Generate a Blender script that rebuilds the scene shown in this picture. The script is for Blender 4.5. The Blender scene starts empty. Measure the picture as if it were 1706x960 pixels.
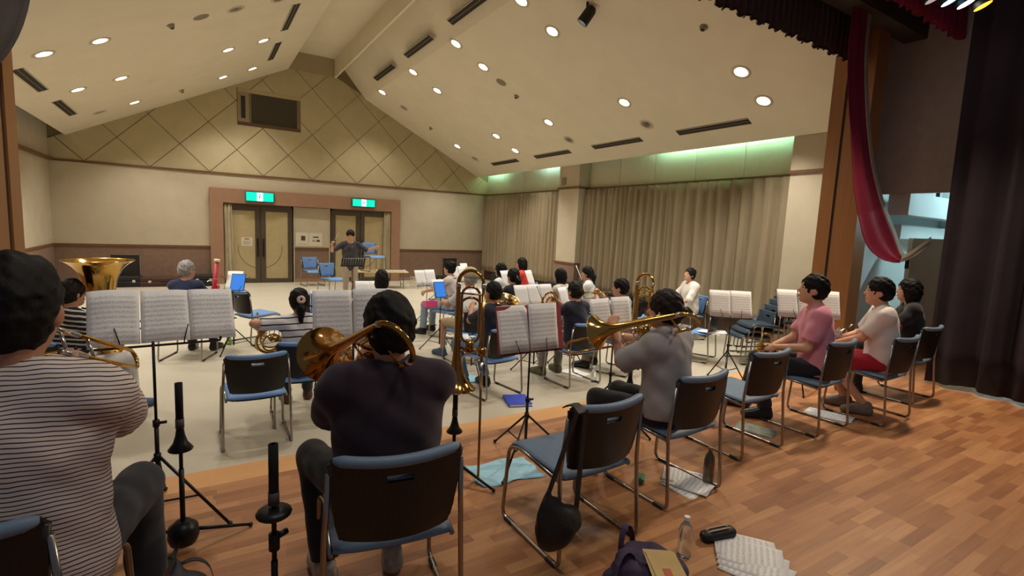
import bpy, math, random
import numpy as np
from mathutils import Vector, Matrix

# ------------------------------------------------------------------ camera, world, exposure
scene = bpy.context.scene
COL = scene.collection
random.seed(7)
rng = np.random.default_rng(7)

CAM_F = 842.5
_yaw, _pitch, _roll = [math.radians(a) for a in (31.998, -6.699, 2.575)]
_fw = Vector((math.sin(_yaw) * math.cos(_pitch), math.cos(_yaw) * math.cos(_pitch), math.sin(_pitch)))
_r = Vector((math.cos(_yaw), -math.sin(_yaw), 0))
_u = _r.cross(_fw)
_r2 = _r * math.cos(_roll) + _u * math.sin(_roll)
_u2 = -_r * math.sin(_roll) + _u * math.cos(_roll)
cam_d = bpy.data.cameras.new('camera')
cam_d.sensor_width = 36.0
cam_d.lens = 36.0 * CAM_F / 1706.0
cam_d.clip_start = 0.05
cam = bpy.data.objects.new('camera', cam_d)
COL.objects.link(cam)
cam.matrix_world = Matrix(((_r2.x, _u2.x, -_fw.x, 0), (_r2.y, _u2.y, -_fw.y, 0), (_r2.z, _u2.z, -_fw.z, 1.9), (0, 0, 0, 1)))
scene.camera = cam

world = bpy.data.worlds.new('world')
scene.world = world
world.use_nodes = True
world.node_tree.nodes['Background'].inputs[0].default_value = (0.80, 0.82, 1.0, 1)
world.node_tree.nodes['Background'].inputs[1].default_value = 0.07
scene.view_settings.view_transform = 'Standard'
scene.view_settings.look = 'None'
scene.view_settings.gamma = 1.0
scene.view_settings.use_curve_mapping = False
scene.view_settings.exposure = 0.55

DOWNLIGHT_W = 118.0          # watts of every lit ceiling downlight
DOWNLIGHT_COL = (1.0, 0.945, 0.86)
COVE_EMIT = 70.0            # fluorescent tubes hidden in the coves
SLZ = 0.30                  # stage level above the hall floor

# ------------------------------------------------------------------ materials
MATS = {}

def srgb(c):
    return tuple((x / 255 / 12.92) if x / 255 <= 0.04045 else ((x / 255 + 0.055) / 1.055) ** 2.4 for x in c)

def base_mat(name):
    m = bpy.data.materials.new(name)
    m.use_nodes = True
    nt = m.node_tree
    b = nt.nodes['Principled BSDF']
    return m, nt, b

def N(nt, t, **kw):
    n = nt.nodes.new(t)
    for k, v in kw.items():
        setattr(n, k, v)
    return n

def mathn(nt, op, a, b=None, c=None):
    n = nt.nodes.new('ShaderNodeMath')
    n.operation = op
    for i, v in enumerate((a, b, c)):
        if v is None:
            continue
        if isinstance(v, (int, float)):
            n.inputs[i].default_value = v
        else:
            nt.links.new(v, n.inputs[i])
    return n.outputs[0]

def mixc(nt, fac, a, b):
    n = nt.nodes.new('ShaderNodeMix')
    n.data_type = 'RGBA'
    if isinstance(fac, (int, float)):
        n.inputs[0].default_value = fac
    else:
        nt.links.new(fac, n.inputs[0])
    for s, v in ((6, a), (7, b)):
        if isinstance(v, tuple):
            n.inputs[s].default_value = (*v[:3], 1)
        else:
            nt.links.new(v, n.inputs[s])
    return n.outputs[2]

def mat(name, col, rough=0.6, metal=0.0, vary=0.0, vscale=8.0, bump=0.0, bscale=60.0, spec=0.5, emit=None, estr=0.0, trans=0.0, alpha=1.0, sheen=0.0, stretch=None):
    """plain procedural material; col is sRGB 0-255; vary mixes in a noise, bump adds fine relief"""
    if name in MATS:
        return MATS[name]
    m, nt, b = base_mat(name)
    lc = srgb(col)
    b.inputs['Base Color'].default_value = (*lc, 1)
    b.inputs['Roughness'].default_value = rough
    b.inputs['Metallic'].default_value = metal
    b.inputs['Specular IOR Level'].default_value = spec
    if trans:
        b.inputs['Transmission Weight'].default_value = trans
    if sheen:
        b.inputs['Sheen Weight'].default_value = sheen
    if alpha < 1:
        b.inputs['Alpha'].default_value = alpha
    if emit:
        b.inputs['Emission Color'].default_value = (*emit, 1)
        b.inputs['Emission Strength'].default_value = estr
    if vary or bump:
        tc = N(nt, 'ShaderNodeTexCoord')
        src = tc.outputs['Object']
        if stretch:
            mp = N(nt, 'ShaderNodeMapping')
            mp.inputs['Scale'].default_value = stretch
            nt.links.new(src, mp.inputs[0])
            src = mp.outputs[0]
    if vary:
        nz = N(nt, 'ShaderNodeTexNoise')
        nz.inputs['Scale'].default_value = vscale
        nz.inputs['Detail'].default_value = 5
        nt.links.new(src, nz.inputs['Vector'])
        lo = tuple(c * (1 - vary) for c in lc)
        hi = tuple(min(1, c * (1 + vary)) for c in lc)
        f = mathn(nt, 'MULTIPLY_ADD', nz.outputs[0], 2.4, -0.7)
        cl = nt.nodes.new('ShaderNodeClamp')
        nt.links.new(f, cl.inputs[0])
        nt.links.new(mixc(nt, cl.outputs[0], lo, hi), b.inputs['Base Color'])
    if bump:
        nb = N(nt, 'ShaderNodeTexNoise')
        nb.inputs['Scale'].default_value = bscale
        nb.inputs['Detail'].default_value = 3
        nt.links.new(src, nb.inputs['Vector'])
        bp = N(nt, 'ShaderNodeBump')
        bp.inputs['Strength'].default_value = bump
        bp.inputs['Distance'].default_value = 0.01
        nt.links.new(nb.outputs[0], bp.inputs['Height'])
        nt.links.new(bp.outputs[0], b.inputs['Normal'])
    MATS[name] = m
    return m

def striped_mat(name, c1, c2, period, duty, phase=0.0):
    """knitted stripes running around the body: period in metres, duty = share of the dark line"""
    if name in MATS:
        return MATS[name]
    m, nt, b = base_mat(name)
    tc = N(nt, 'ShaderNodeTexCoord')
    sp = N(nt, 'ShaderNodeSeparateXYZ')
    nz = N(nt, 'ShaderNodeTexNoise')
    nz.inputs['Scale'].default_value = 6
    nt.links.new(tc.outputs['Object'], nz.inputs['Vector'])
    nt.links.new(tc.outputs['Object'], sp.inputs[0])
    zz = mathn(nt, 'MULTIPLY_ADD', nz.outputs[0], 0.03, sp.outputs[2])
    zz = mathn(nt, 'MULTIPLY_ADD', sp.outputs[1], 0.25, zz)
    f = mathn(nt, 'FRACT', mathn(nt, 'MULTIPLY_ADD', zz, 1.0 / period, 10 + phase))
    k = mathn(nt, 'LESS_THAN', f, duty)
    nt.links.new(mixc(nt, k, srgb(c1), srgb(c2)), b.inputs['Base Color'])
    b.inputs['Roughness'].default_value = 0.9
    MATS[name] = m
    return m

def wood_mat(name, cols, along=0, rough=0.35, scale=1.0):
    """board wood: grain along one axis, one tone per object"""
    if name in MATS:
        return MATS[name]
    m, nt, b = base_mat(name)
    tc = N(nt, 'ShaderNodeTexCoord')
    oi = N(nt, 'ShaderNodeObjectInfo')
    mp = N(nt, 'ShaderNodeMapping')
    s = [42 * scale] * 3
    s[along] = 2.6 * scale
    mp.inputs['Scale'].default_value = s
    geo = N(nt, 'ShaderNodeNewGeometry')
    nt.links.new(geo.outputs['Position'], mp.inputs[0])
    nz = N(nt, 'ShaderNodeTexNoise')
    nz.inputs['Scale'].default_value = 1.0
    nz.inputs['Detail'].default_value = 6
    nt.links.new(mp.outputs[0], nz.inputs['Vector'])
    at = N(nt, 'ShaderNodeAttribute', attribute_name='tone')
    tone = mathn(nt, 'ADD', oi.outputs['Random'], at.outputs['Fac'])
    tone = mathn(nt, 'FRACT', tone)
    v = mathn(nt, 'MULTIPLY_ADD', nz.outputs[0], 0.45, mathn(nt, 'MULTIPLY_ADD', tone, 0.5, 0.02))
    cr = N(nt, 'ShaderNodeValToRGB')
    nt.links.new(v, cr.inputs[0])
    e = cr.color_ramp.elements
    e[0].position = 0.0
    e[0].color = (*srgb(cols[0]), 1)
    e[1].position = 1.0
    e[1].color = (*srgb(cols[-1]), 1)
    for i, c in enumerate(cols[1:-1]):
        q = e.new((i + 1) / (len(cols) - 1))
        q.color = (*srgb(c), 1)
    nt.links.new(cr.outputs[0], b.inputs['Base Color'])
    b.inputs['Roughness'].default_value = rough
    MATS[name] = m
    return m

def music_mat(name, paper=(242, 240, 236), ink=(60, 58, 62), staves=11, dark=0.85):
    """printed music: staves of five lines with notes, in the page's own UV"""
    if name in MATS:
        return MATS[name]
    m, nt, b = base_mat(name)
    uv = N(nt, 'ShaderNodeUVMap')
    sp = N(nt, 'ShaderNodeSeparateXYZ')
    nt.links.new(uv.outputs[0], sp.inputs[0])
    u, v = sp.outputs[0], sp.outputs[1]
    sv = mathn(nt, 'FRACT', mathn(nt, 'MULTIPLY', v, staves))
    band = mathn(nt, 'MULTIPLY', mathn(nt, 'GREATER_THAN', sv, 0.28), mathn(nt, 'LESS_THAN', sv, 0.70))
    ln = mathn(nt, 'FRACT', mathn(nt, 'MULTIPLY_ADD', sv, 12.0, 0.64))
    line = mathn(nt, 'MULTIPLY', mathn(nt, 'LESS_THAN', ln, 0.19), band)
    mp = N(nt, 'ShaderNodeMapping')
    mp.inputs['Scale'].default_value = (42, staves * 5.0, 1)
    nt.links.new(uv.outputs[0], mp.inputs[0])
    oi = N(nt, 'ShaderNodeObjectInfo')
    cx = N(nt, 'ShaderNodeCombineXYZ')
    nt.links.new(mathn(nt, 'MULTIPLY', oi.outputs['Random'], 37.0), cx.inputs[0])
    nt.links.new(cx.outputs[0], mp.inputs['Location'])
    vo = N(nt, 'ShaderNodeTexVoronoi')
    vo.inputs['Scale'].default_value = 1.0
    nt.links.new(mp.outputs[0], vo.inputs['Vector'])
    wide = mathn(nt, 'MULTIPLY', mathn(nt, 'GREATER_THAN', sv, 0.16), mathn(nt, 'LESS_THAN', sv, 0.84))
    note = mathn(nt, 'MULTIPLY', mathn(nt, 'LESS_THAN', vo.outputs[0], 0.27), wide)
    marg = mathn(nt, 'MULTIPLY', mathn(nt, 'GREATER_THAN', u, 0.06), mathn(nt, 'LESS_THAN', u, 0.94))
    marg = mathn(nt, 'MULTIPLY', marg, mathn(nt, 'MULTIPLY', mathn(nt, 'GREATER_THAN', v, 0.04), mathn(nt, 'LESS_THAN', v, 0.93)))
    k = mathn(nt, 'MULTIPLY', mathn(nt, 'MAXIMUM', line, mathn(nt, 'MULTIPLY', note, 0.9)), marg)
    k = mathn(nt, 'MULTIPLY', k, dark)
    nt.links.new(mixc(nt, k, srgb(paper), srgb(ink)), b.inputs['Base Color'])
    b.inputs['Roughness'].default_value = 0.8
    b.inputs['Specular IOR Level'].default_value = 0.2
    MATS[name] = m
    return m

# ------------------------------------------------------------------ mesh helpers
class MB:
    """collects vertices and faces, then becomes ONE mesh object"""
    def __init__(self):
        self.v, self.f, self.uv = [], [], None

    def add(self, v, f):
        o = len(self.v)
        self.v += [tuple(map(float, p)) for p in v]
        self.f += [tuple(i + o for i in q) for q in f]
        return self

    def box(self, x0, x1, y0, y1, z0, z1):
        return self.add([(x0, y0, z0), (x1, y0, z0), (x1, y1, z0), (x0, y1, z0), (x0, y0, z1), (x1, y0, z1), (x1, y1, z1), (x0, y1, z1)],
                        [(0, 3, 2, 1), (4, 5, 6, 7), (0, 1, 5, 4), (1, 2, 6, 5), (2, 3, 7, 6), (3, 0, 4, 7)])

    def tube(self, pts, r, seg=8, caps=True, closed=False):
        P = [Vector(p) for p in pts]
        n = len(P)
        R = [r] * n if isinstance(r, (int, float)) else list(r)
        t0 = (P[1] - P[0]).normalized()
        up = Vector((0, 0, 1)) if abs(t0.z) < 0.9 else Vector((1, 0, 0))
        a = t0.cross(up).normalized()
        vs, fs = [], []
        prev = t0
        for i in range(n):
            if closed:
                t = (P[(i + 1) % n] - P[i - 1]).normalized()
            else:
                t = (P[min(i + 1, n - 1)] - P[max(i - 1, 0)]).normalized()
            q = prev.rotation_difference(t)
            a = (q @ a).normalized()
            a = (a - t * a.dot(t)).normalized()
            b = t.cross(a)
            prev = t
            for k in range(seg):
                an = 2 * math.pi * k / seg
                vs.append(P[i] + (a * math.cos(an) + b * math.sin(an)) * R[i])
        m = n if closed else n - 1
        for i in range(m):
            j = (i + 1) % n
            for k in range(seg):
                l = (k + 1) % seg
                fs.append((i * seg + k, i * seg + l, j * seg + l, j * seg + k))
        if caps and not closed:
            fs.append(tuple(range(seg))[::-1])
            fs.append(tuple((n - 1) * seg + k for k in range(seg)))
        return self.add(vs, fs)

    def cyl(self, a, b, r, seg=10, r2=None):
        return self.tube([a, b], [r, r if r2 is None else r2], seg)

    def lathe(self, prof, seg=20, M=None):
        """profile of (radius, z) about the z axis, moved by M"""
        vs, fs = [], []
        for r, z in prof:
            for k in range(seg):
                an = 2 * math.pi * k / seg
                p = Vector((r * math.cos(an), r * math.sin(an), z))
                vs.append(M @ p if M else p)
        for i in range(len(prof) - 1):
            for k in range(seg):
                l = (k + 1) % seg
                fs.append((i * seg + k, i * seg + l, (i + 1) * seg + l, (i + 1) * seg + k))
        return self.add(vs, fs)

    def ball(self, c, r, seg=12, rings=8, M=None):
        r = (r, r, r) if isinstance(r, (int, float)) else r
        vs, fs = [], []
        for i in range(rings + 1):
            th = math.pi * i / rings
            for k in range(seg):
                an = 2 * math.pi * k / seg
                p = Vector((r[0] * math.sin(th) * math.cos(an), r[1] * math.sin(th) * math.sin(an), r[2] * math.cos(th)))
                vs.append((M @ p if M else p) + Vector(c))
        for i in range(rings):
            for k in range(seg):
                l = (k + 1) % seg
                fs.append((i * seg + k, (i + 1) * seg + k, (i + 1) * seg + l, i * seg + l))
        return self.add(vs, fs)

    def sheet(self, G, H, mask=None):
        """solid between two grids of points G, H (rows x cols); mask False cuts a hole"""
        nr, nc = len(G), len(G[0])
        o = len(self.v)
        self.v += [tuple(map(float, p)) for row in G for p in row] + [tuple(map(float, p)) for row in H for p in row]
        S = nr * nc
        ok = lambda i, j: 0 <= i < nr - 1 and 0 <= j < nc - 1 and (mask is None or mask[i][j])
        for i in range(nr - 1):
            for j in range(nc - 1):
                if not ok(i, j):
                    continue
                a, b, c, d = i * nc + j, i * nc + j + 1, (i + 1) * nc + j + 1, (i + 1) * nc + j
                self.f.append((o + a, o + b, o + c, o + d))
                self.f.append((o + S + d, o + S + c, o + S + b, o + S + a))
                for (p, q), nb in (((a, b), (i - 1, j)), ((b, c), (i, j + 1)), ((c, d), (i + 1, j)), ((d, a), (i, j - 1))):
                    if not ok(*nb):
                        self.f.append((o + q, o + p, o + S + p, o + S + q))
        return self

    def mesh(self, name):
        me = bpy.data.meshes.new(name)
        me.from_pydata(self.v, [], self.f)
        me.update()
        return me

    def build(self, name, m, parent=None, smooth=False, loc=None, rot=None, bevel=0.0, auto=None):
        me = self.mesh(name)
        if smooth:
            me.shade_smooth()
        if auto is not None:
            me.shade_smooth()
            sharp_by_angle(me, auto)
        o = bpy.data.objects.new(name, me)
        COL.objects.link(o)
        if m:
            me.materials.append(m)
        if parent:
            o.parent = parent
        if loc is not None:
            o.location = loc
        if rot is not None:
            o.rotation_euler = rot
        if bevel:
            bv = o.modifiers.new('bevel', 'BEVEL')
            bv.width = bevel
            bv.segments = 2
            bv.limit_method = 'ANGLE'
        return o

def sharp_by_angle(me, deg):
    me.set_sharp_from_angle(angle=math.radians(deg))

def tag(o, label, cat, group=None, kind=None):
    if label:
        o['label'] = label
    if cat:
        o['category'] = cat
    if group:
        o['group'] = group
    if kind:
        o['kind'] = kind
    return o

def structure(o):
    o['kind'] = 'structure'
    return o

def empty(name, loc=(0, 0, 0), rz=0.0, label=None, cat=None, group=None):
    o = bpy.data.objects.new(name, None)
    COL.objects.link(o)
    o.location = loc
    o.rotation_euler = (0, 0, rz)
    o.empty_display_size = 0.1
    return tag(o, label, cat, group)

def copy_tree(root, loc, rz, label=None, group=None):
    """a copy of a thing with copies of its parts and sub-parts (shared mesh data)"""
    def rec(o, par):
        c = o.copy()
        COL.objects.link(c)
        c.parent = par
        for ch in o.children:
            rec(ch, c)
        return c
    r = rec(root, None)
    r.location = loc
    r.rotation_euler = (0, 0, rz)
    if label:
        r['label'] = label
    if group:
        r['group'] = group
    return r

def arc(c, r, a0, a1, n, ux, uy):
    c, ux, uy = Vector(c), Vector(ux), Vector(uy)
    return [c + ux * (r * math.cos(a0 + (a1 - a0) * i / n)) + uy * (r * math.sin(a0 + (a1 - a0) * i / n)) for i in range(n + 1)]

def fillet(pts, rad, n=4):
    """polyline with its corners rounded"""
    P = [Vector(p) for p in pts]
    out = [P[0]]
    for i in range(1, len(P) - 1):
        a, b, c = P[i - 1], P[i], P[i + 1]
        d1, d2 = (a - b), (c - b)
        rr = min(rad, d1.length * 0.48, d2.length * 0.48)
        p, q = b + d1.normalized() * rr, b + d2.normalized() * rr
        for k in range(n + 1):
            t = k / n
            out.append(p * (1 - t) ** 2 + b * (2 * t * (1 - t)) + q * t * t)
    out.append(P[-1])
    return out

def text_obj(s, size, m, parent=None, M=None):
    """lettering as flat mesh; M places it"""
    cu = bpy.data.curves.new('lettering', 'FONT')
    cu.body = s
    cu.size = size
    cu.align_x = 'CENTER'
    cu.align_y = 'CENTER'
    t = bpy.data.objects.new('lettering_source', cu)
    COL.objects.link(t)
    dg = bpy.context.evaluated_depsgraph_get()
    me = bpy.data.meshes.new_from_object(t.evaluated_get(dg))
    bpy.data.objects.remove(t)
    bpy.data.curves.remove(cu)
    if M:
        me.transform(M)
    me.materials.clear()
    me.materials.append(m)
    o = bpy.data.objects.new('lettering', me)
    COL.objects.link(o)
    o.parent = parent
    return o
# ------------------------------------------------------------------ the room
M_wall = mat('plaster_wall', (190, 177, 152), 0.9, vary=0.05, vscale=3, bump=0.12, bscale=160)
M_ceil = mat('ceiling_board', (230, 219, 196), 0.92, vary=0.03, vscale=2, bump=0.08, bscale=200)
M_panel = mat('gable_panel', (182, 168, 132), 0.85, vary=0.05, vscale=4)
M_joint = mat('panel_joint', (128, 112, 78), 0.9)
M_wains = mat('wainscot_cloth', (132, 105, 87), 0.85, vary=0.08, vscale=9, bump=0.15, bscale=200)
M_surround = mat('door_surround', (158, 120, 94), 0.7, vary=0.05, vscale=6)
M_trim = mat('brown_trim', (110, 76, 44), 0.5, vary=0.12, vscale=14)
M_hall = mat('hall_vinyl', (186, 177, 157), 0.5, vary=0.06, vscale=1.3, bump=0.03, bscale=90)
M_bronze = mat('bronze_aluminium', (92, 82, 68), 0.42, metal=0.5, vary=0.05)
M_doorpanel = mat('door_panel', (178, 160, 118), 0.7, vary=0.05, vscale=6)
M_black = mat('matte_black', (22, 22, 24), 0.55, vary=0.1)
M_darkgrille = mat('dark_grille', (50, 46, 42), 0.7)
M_pillar = wood_mat('pillar_wood', [(128, 82, 42), (154, 102, 54), (166, 114, 64)], along=2, rough=0.4, scale=0.6)
M_chrome = mat('chrome_tube', (158, 152, 144), 0.26, metal=1.0)
M_white = mat('white_paint', (232, 230, 224), 0.6)

X_L, X_R, Y_B = -2.985, 9.0, 16.35
RAIL, TRIMZ = 1.035, 3.07
EAVE_L, EAVE_R = (-2.65, 3.66), (8.578, 3.655)
RID_L, RID_R, RID_Z = 2.323, 3.608, 6.154
SL_R = (RID_Z - EAVE_R[1]) / (EAVE_R[0] - RID_R)
SL_L = (RID_Z - EAVE_L[1]) / (RID_L - EAVE_L[0])

def ceil_z(x):
    return RID_Z - (x - RID_R) * SL_R if x > RID_R else RID_Z - (RID_L - x) * SL_L

structure(MB().box(-3.3, 9.6, 3.56, 16.6, -0.12, 0.0).build('floor', M_hall))

# stage: carcass, edge nosing and individual strips
M_strip = wood_mat('stage_strip', [(112, 66, 38), (156, 102, 62), (182, 128, 82), (212, 160, 108)], along=0, rough=0.5)
M_nosing = wood_mat('stage_nosing', [(190, 136, 82), (212, 158, 100), (220, 172, 116)], along=0, rough=0.5)
M_under = mat('stage_carcass', (60, 36, 22), 0.7)
stage = structure(MB().box(-4.2, 10.8, -1.4, 3.545, 0.0, SLZ - 0.012).build('floor_stage', M_under))
for i in range(9):
    x0 = -4.2 + i * 1.65
    MB().box(x0 + 0.001, x0 + 1.649, 3.33, 3.56, SLZ - 0.05, SLZ).build('nosing_board', M_nosing, stage, bevel=0.002)

STW, GAP = 0.06, 0.0003
rows = []
y = 3.329
strips = []
while y > -1.3:
    x = -4.2 - random.random() * 0.5
    while x < 10.7:
        L = random.choice((0.28, 0.34, 0.4, 0.45))
        strips.append((x, x + L, y - STW, y))
        x += L
    y -= STW

def in_view(p):
    d = Vector(p) - Vector((0, 0, 1.9))
    z = d.dot(_fw)
    if z < 0.2:
        return None
    px, py = 853 + CAM_F * d.dot(_r2) / z, 480 - CAM_F * d.dot(_u2) / z
    return (px, py, z) if -60 < px < 1766 and -60 < py < 1040 else None

vis = []
rest = []
for s in strips:
    q = in_view(((s[0] + s[1]) / 2, (s[2] + s[3]) / 2, SLZ))
    hidden = s[1] < 1.2 and s[3] < 2.0
    (vis if q and not hidden else rest).append((q[2] if q else 99, s))
vis.sort(key=lambda t: t[0])
near, rest = [s for _, s in vis[:300]], [s for _, s in vis[300:]] + [s for _, s in rest]
strip_meshes = {}
for (x0, x1, y0, y1) in near:
    L = round(x1 - x0, 3)
    if L not in strip_meshes:
        me = MB().box(-L / 2 + GAP / 2, L / 2 - GAP / 2, -STW / 2 + GAP / 2, STW / 2 - GAP / 2, -0.014, 0).mesh('strip')
        me.materials.append(M_strip)
        strip_meshes[L] = me
    o = bpy.data.objects.new('strip', strip_meshes[L])
    COL.objects.link(o)
    o.parent = stage
    o.location = ((x0 + x1) / 2, (y0 + y1) / 2, SLZ)
mb = MB()
tones = []
for (x0, x1, y0, y1) in rest:
    mb.box(x0 + GAP / 2, x1 - GAP / 2, y0 + GAP / 2, y1 - GAP / 2, SLZ - 0.014, SLZ)
    tones += [random.random()] * 8
o = mb.build('strip_field', M_strip, stage)
at = o.data.attributes.new('tone', 'FLOAT', 'POINT')
at.data.foreach_set('value', tones)
o['kind'] = 'stuff'

# back wall
wall = structure(MB().box(-3.3, 9.3, Y_B + 0.03, Y_B + 0.25, 0, 7.2).build('wall_back', M_joint))
def backbox(name, x0, x1, z0, z1, proud, m, parent=wall, bevel=0.0):
    return MB().box(x0, x1, Y_B + 0.03 - proud, Y_B + 0.031, z0, z1).build(name, m, parent, bevel=bevel)
backbox('plaster_field', X_L, 0.306, RAIL, TRIMZ - 0.03, 0.03, M_wall)
backbox('plaster_field', 5.68, X_R, RAIL, TRIMZ - 0.03, 0.03, M_wall)
backbox('plaster_field', 0.306, 5.68, 2.655, TRIMZ - 0.03, 0.03, M_wall)
backbox('plaster_field', 2.47, 3.46, RAIL, 2.25, 0.03, M_wall)
backbox('wainscot', X_L, 0.306, 0.08, RAIL, 0.02, M_wains)
backbox('wainscot', 5.68, X_R - 0.14, 0.08, RAIL, 0.02, M_wains)
backbox('wainscot', 2.47, 3.46, 0.08, RAIL, 0.02, M_wains)
for x0, x1 in ((X_L, 0.306), (5.68, X_R - 0.14), (2.47, 3.46)):
    structure(backbox('trim_rail', x0, x1, RAIL - 0.03, RAIL + 0.02, 0.045, M_trim, None))
    structure(backbox('baseboard_back', x0, x1, 0, 0.1, 0.04, M_surround, None))
structure(backbox('trim_picture_rail', X_L, X_R - 0.1, TRIMZ - 0.035, TRIMZ + 0.015, 0.06, M_trim, None))
backbox('plaster_field', X_R - 0.14, X_R, 0, TRIMZ - 0.03, 0.035, M_wall)

# gable panels: a diamond grid cut to the gable, with the projection window left open
PX0, PZ0, HD = 2.975, 3.075, 0.6625
WIN = (1.007, 2.655, 4.42, 5.417)
def clip(poly, a, b, c):
    """keep a*x+b*z<=c"""
    out = []
    for i in range(len(poly)):
        p, q = poly[i], poly[(i + 1) % len(poly)]
        dp, dq = a * p[0] + b * p[1] - c, a * q[0] + b * q[1] - c
        if dp <= 0:
            out.append(p)
        if (dp < 0 < dq) or (dq < 0 < dp):
            t = dp / (dp - dq)
            out.append((p[0] + (q[0] - p[0]) * t, p[1] + (q[1] - p[1]) * t))
    return out
def gable_clip(poly):
    g = 0.004
    for a, b, c in ((0, -1, -PZ0 + 0.0), (-1, 0, -X_L), (1, 0, X_R), (SL_R, 1, RID_Z + RID_R * SL_R + 0.05), (-SL_L, 1, RID_Z - RID_L * SL_L + 0.05), (0, 1, RID_Z + 0.02)):
        poly = clip(poly, a, b, c)
        if len(poly) < 3:
            return []
    return poly
def prism(mb, poly, y0, y1):
    n = len(poly)
    mb.add([(x, y0, z) for x, z in poly] + [(x, y1, z) for x, z in poly],
           [tuple(range(n)), tuple(range(n, 2 * n))[::-1]] + [(i, i + n, (i + 1) % n + n, (i + 1) % n) for i in range(n)])
def area(p):
    return abs(sum(p[i][0] * p[(i + 1) % len(p)][1] - p[(i + 1) % len(p)][0] * p[i][1] for i in range(len(p)))) / 2
hd = HD - 0.011
for i in range(-10, 11):
    for j in range(0, 6):
        if (i + j) % 2 == 0:
            continue
        cx, cz = PX0 + i * HD, PZ0 + j * HD
        poly = gable_clip([(cx - hd, cz), (cx, cz - hd), (cx + hd, cz), (cx, cz + hd)])
        if len(poly) < 3 or area(poly) < 0.004:
            continue
        pieces = []
        L = clip(poly, 1, 0, WIN[0])
        Rr = clip(poly, -1, 0, -WIN[1])
        mid = clip(clip(poly, -1, 0, -WIN[0]), 1, 0, WIN[1]) if True else []
        D = clip(mid, 0, 1, WIN[2]) if len(mid) > 2 else []
        U = clip(mid, 0, -1, -WIN[3]) if len(mid) > 2 else []
        inside = len(mid) > 2 and area(mid) - (area(D) if len(D) > 2 else 0) - (area(U) if len(U) > 2 else 0) > 1e-4
        pieces = [p for p in (L, Rr, D, U) if len(p) > 2 and area(p) > 1e-4] if inside else [poly]
        mb = MB()
        for p in pieces:
            prism(mb, p, Y_B, Y_B + 0.03)
        if pieces:
            mb.build('gable_panel', M_panel, wall)

# projection room window: recess, frame, side lamp unit, pane
w = empty('window_1', ((WIN[0] + WIN[1]) / 2, Y_B, WIN[2]))
w['kind'] = 'structure'
def wpart(name, x0, x1, y0, y1, z0, z1, m, par=w):
    cx = (WIN[0] + WIN[1]) / 2
    return MB().box(x0 - cx, x1 - cx, y0 - Y_B, y1 - Y_B, z0 - WIN[2], z1 - WIN[2]).build(name, m, par)
M_win = mat('recess_lining', (120, 104, 80), 0.8)
M_pane = mat('projection_pane', (62, 56, 44), 0.25, spec=0.5)
wpart('recess_side', WIN[0], WIN[0] + 0.02, Y_B - 0.012, Y_B + 0.25, WIN[2], WIN[3], M_win)
wpart('recess_side', WIN[1] - 0.1, WIN[1], Y_B + 0.012, Y_B + 0.25, WIN[2], WIN[3], M_win)
wpart('recess_head', WIN[0], WIN[1], Y_B + 0.01, Y_B + 0.25, WIN[3] - 0.1, WIN[3], mat('recess_head', (176, 158, 122), 0.8))
wpart('recess_sill', WIN[0], WIN[1], Y_B + 0.0, Y_B + 0.25, WIN[2], WIN[2] + 0.1, mat('recess_sill', (92, 68, 48), 0.7))
wpart('pane', WIN[0] + 0.36, WIN[1] - 0.1, Y_B + 0.028, Y_B + 0.05, WIN[2] + 0.1, WIN[3] - 0.1, M_pane)
wpart('mullion', WIN[0] + 0.30, WIN[0] + 0.36, Y_B - 0.005, Y_B + 0.05, WIN[2] + 0.1, WIN[3] - 0.1, M_win)
wpart('vent_panel', WIN[0] + 0.02, WIN[0] + 0.30, Y_B + 0.005, Y_B + 0.05, WIN[2] + 0.1, WIN[3] - 0.1, mat('vent_panel', (150, 134, 104), 0.7))
wpart('vent_slot', WIN[0] + 0.1, WIN[0] + 0.21, Y_B - 0.005, Y_B + 0.05, WIN[2] + 0.2, WIN[3] - 0.2, M_darkgrille)

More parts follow.
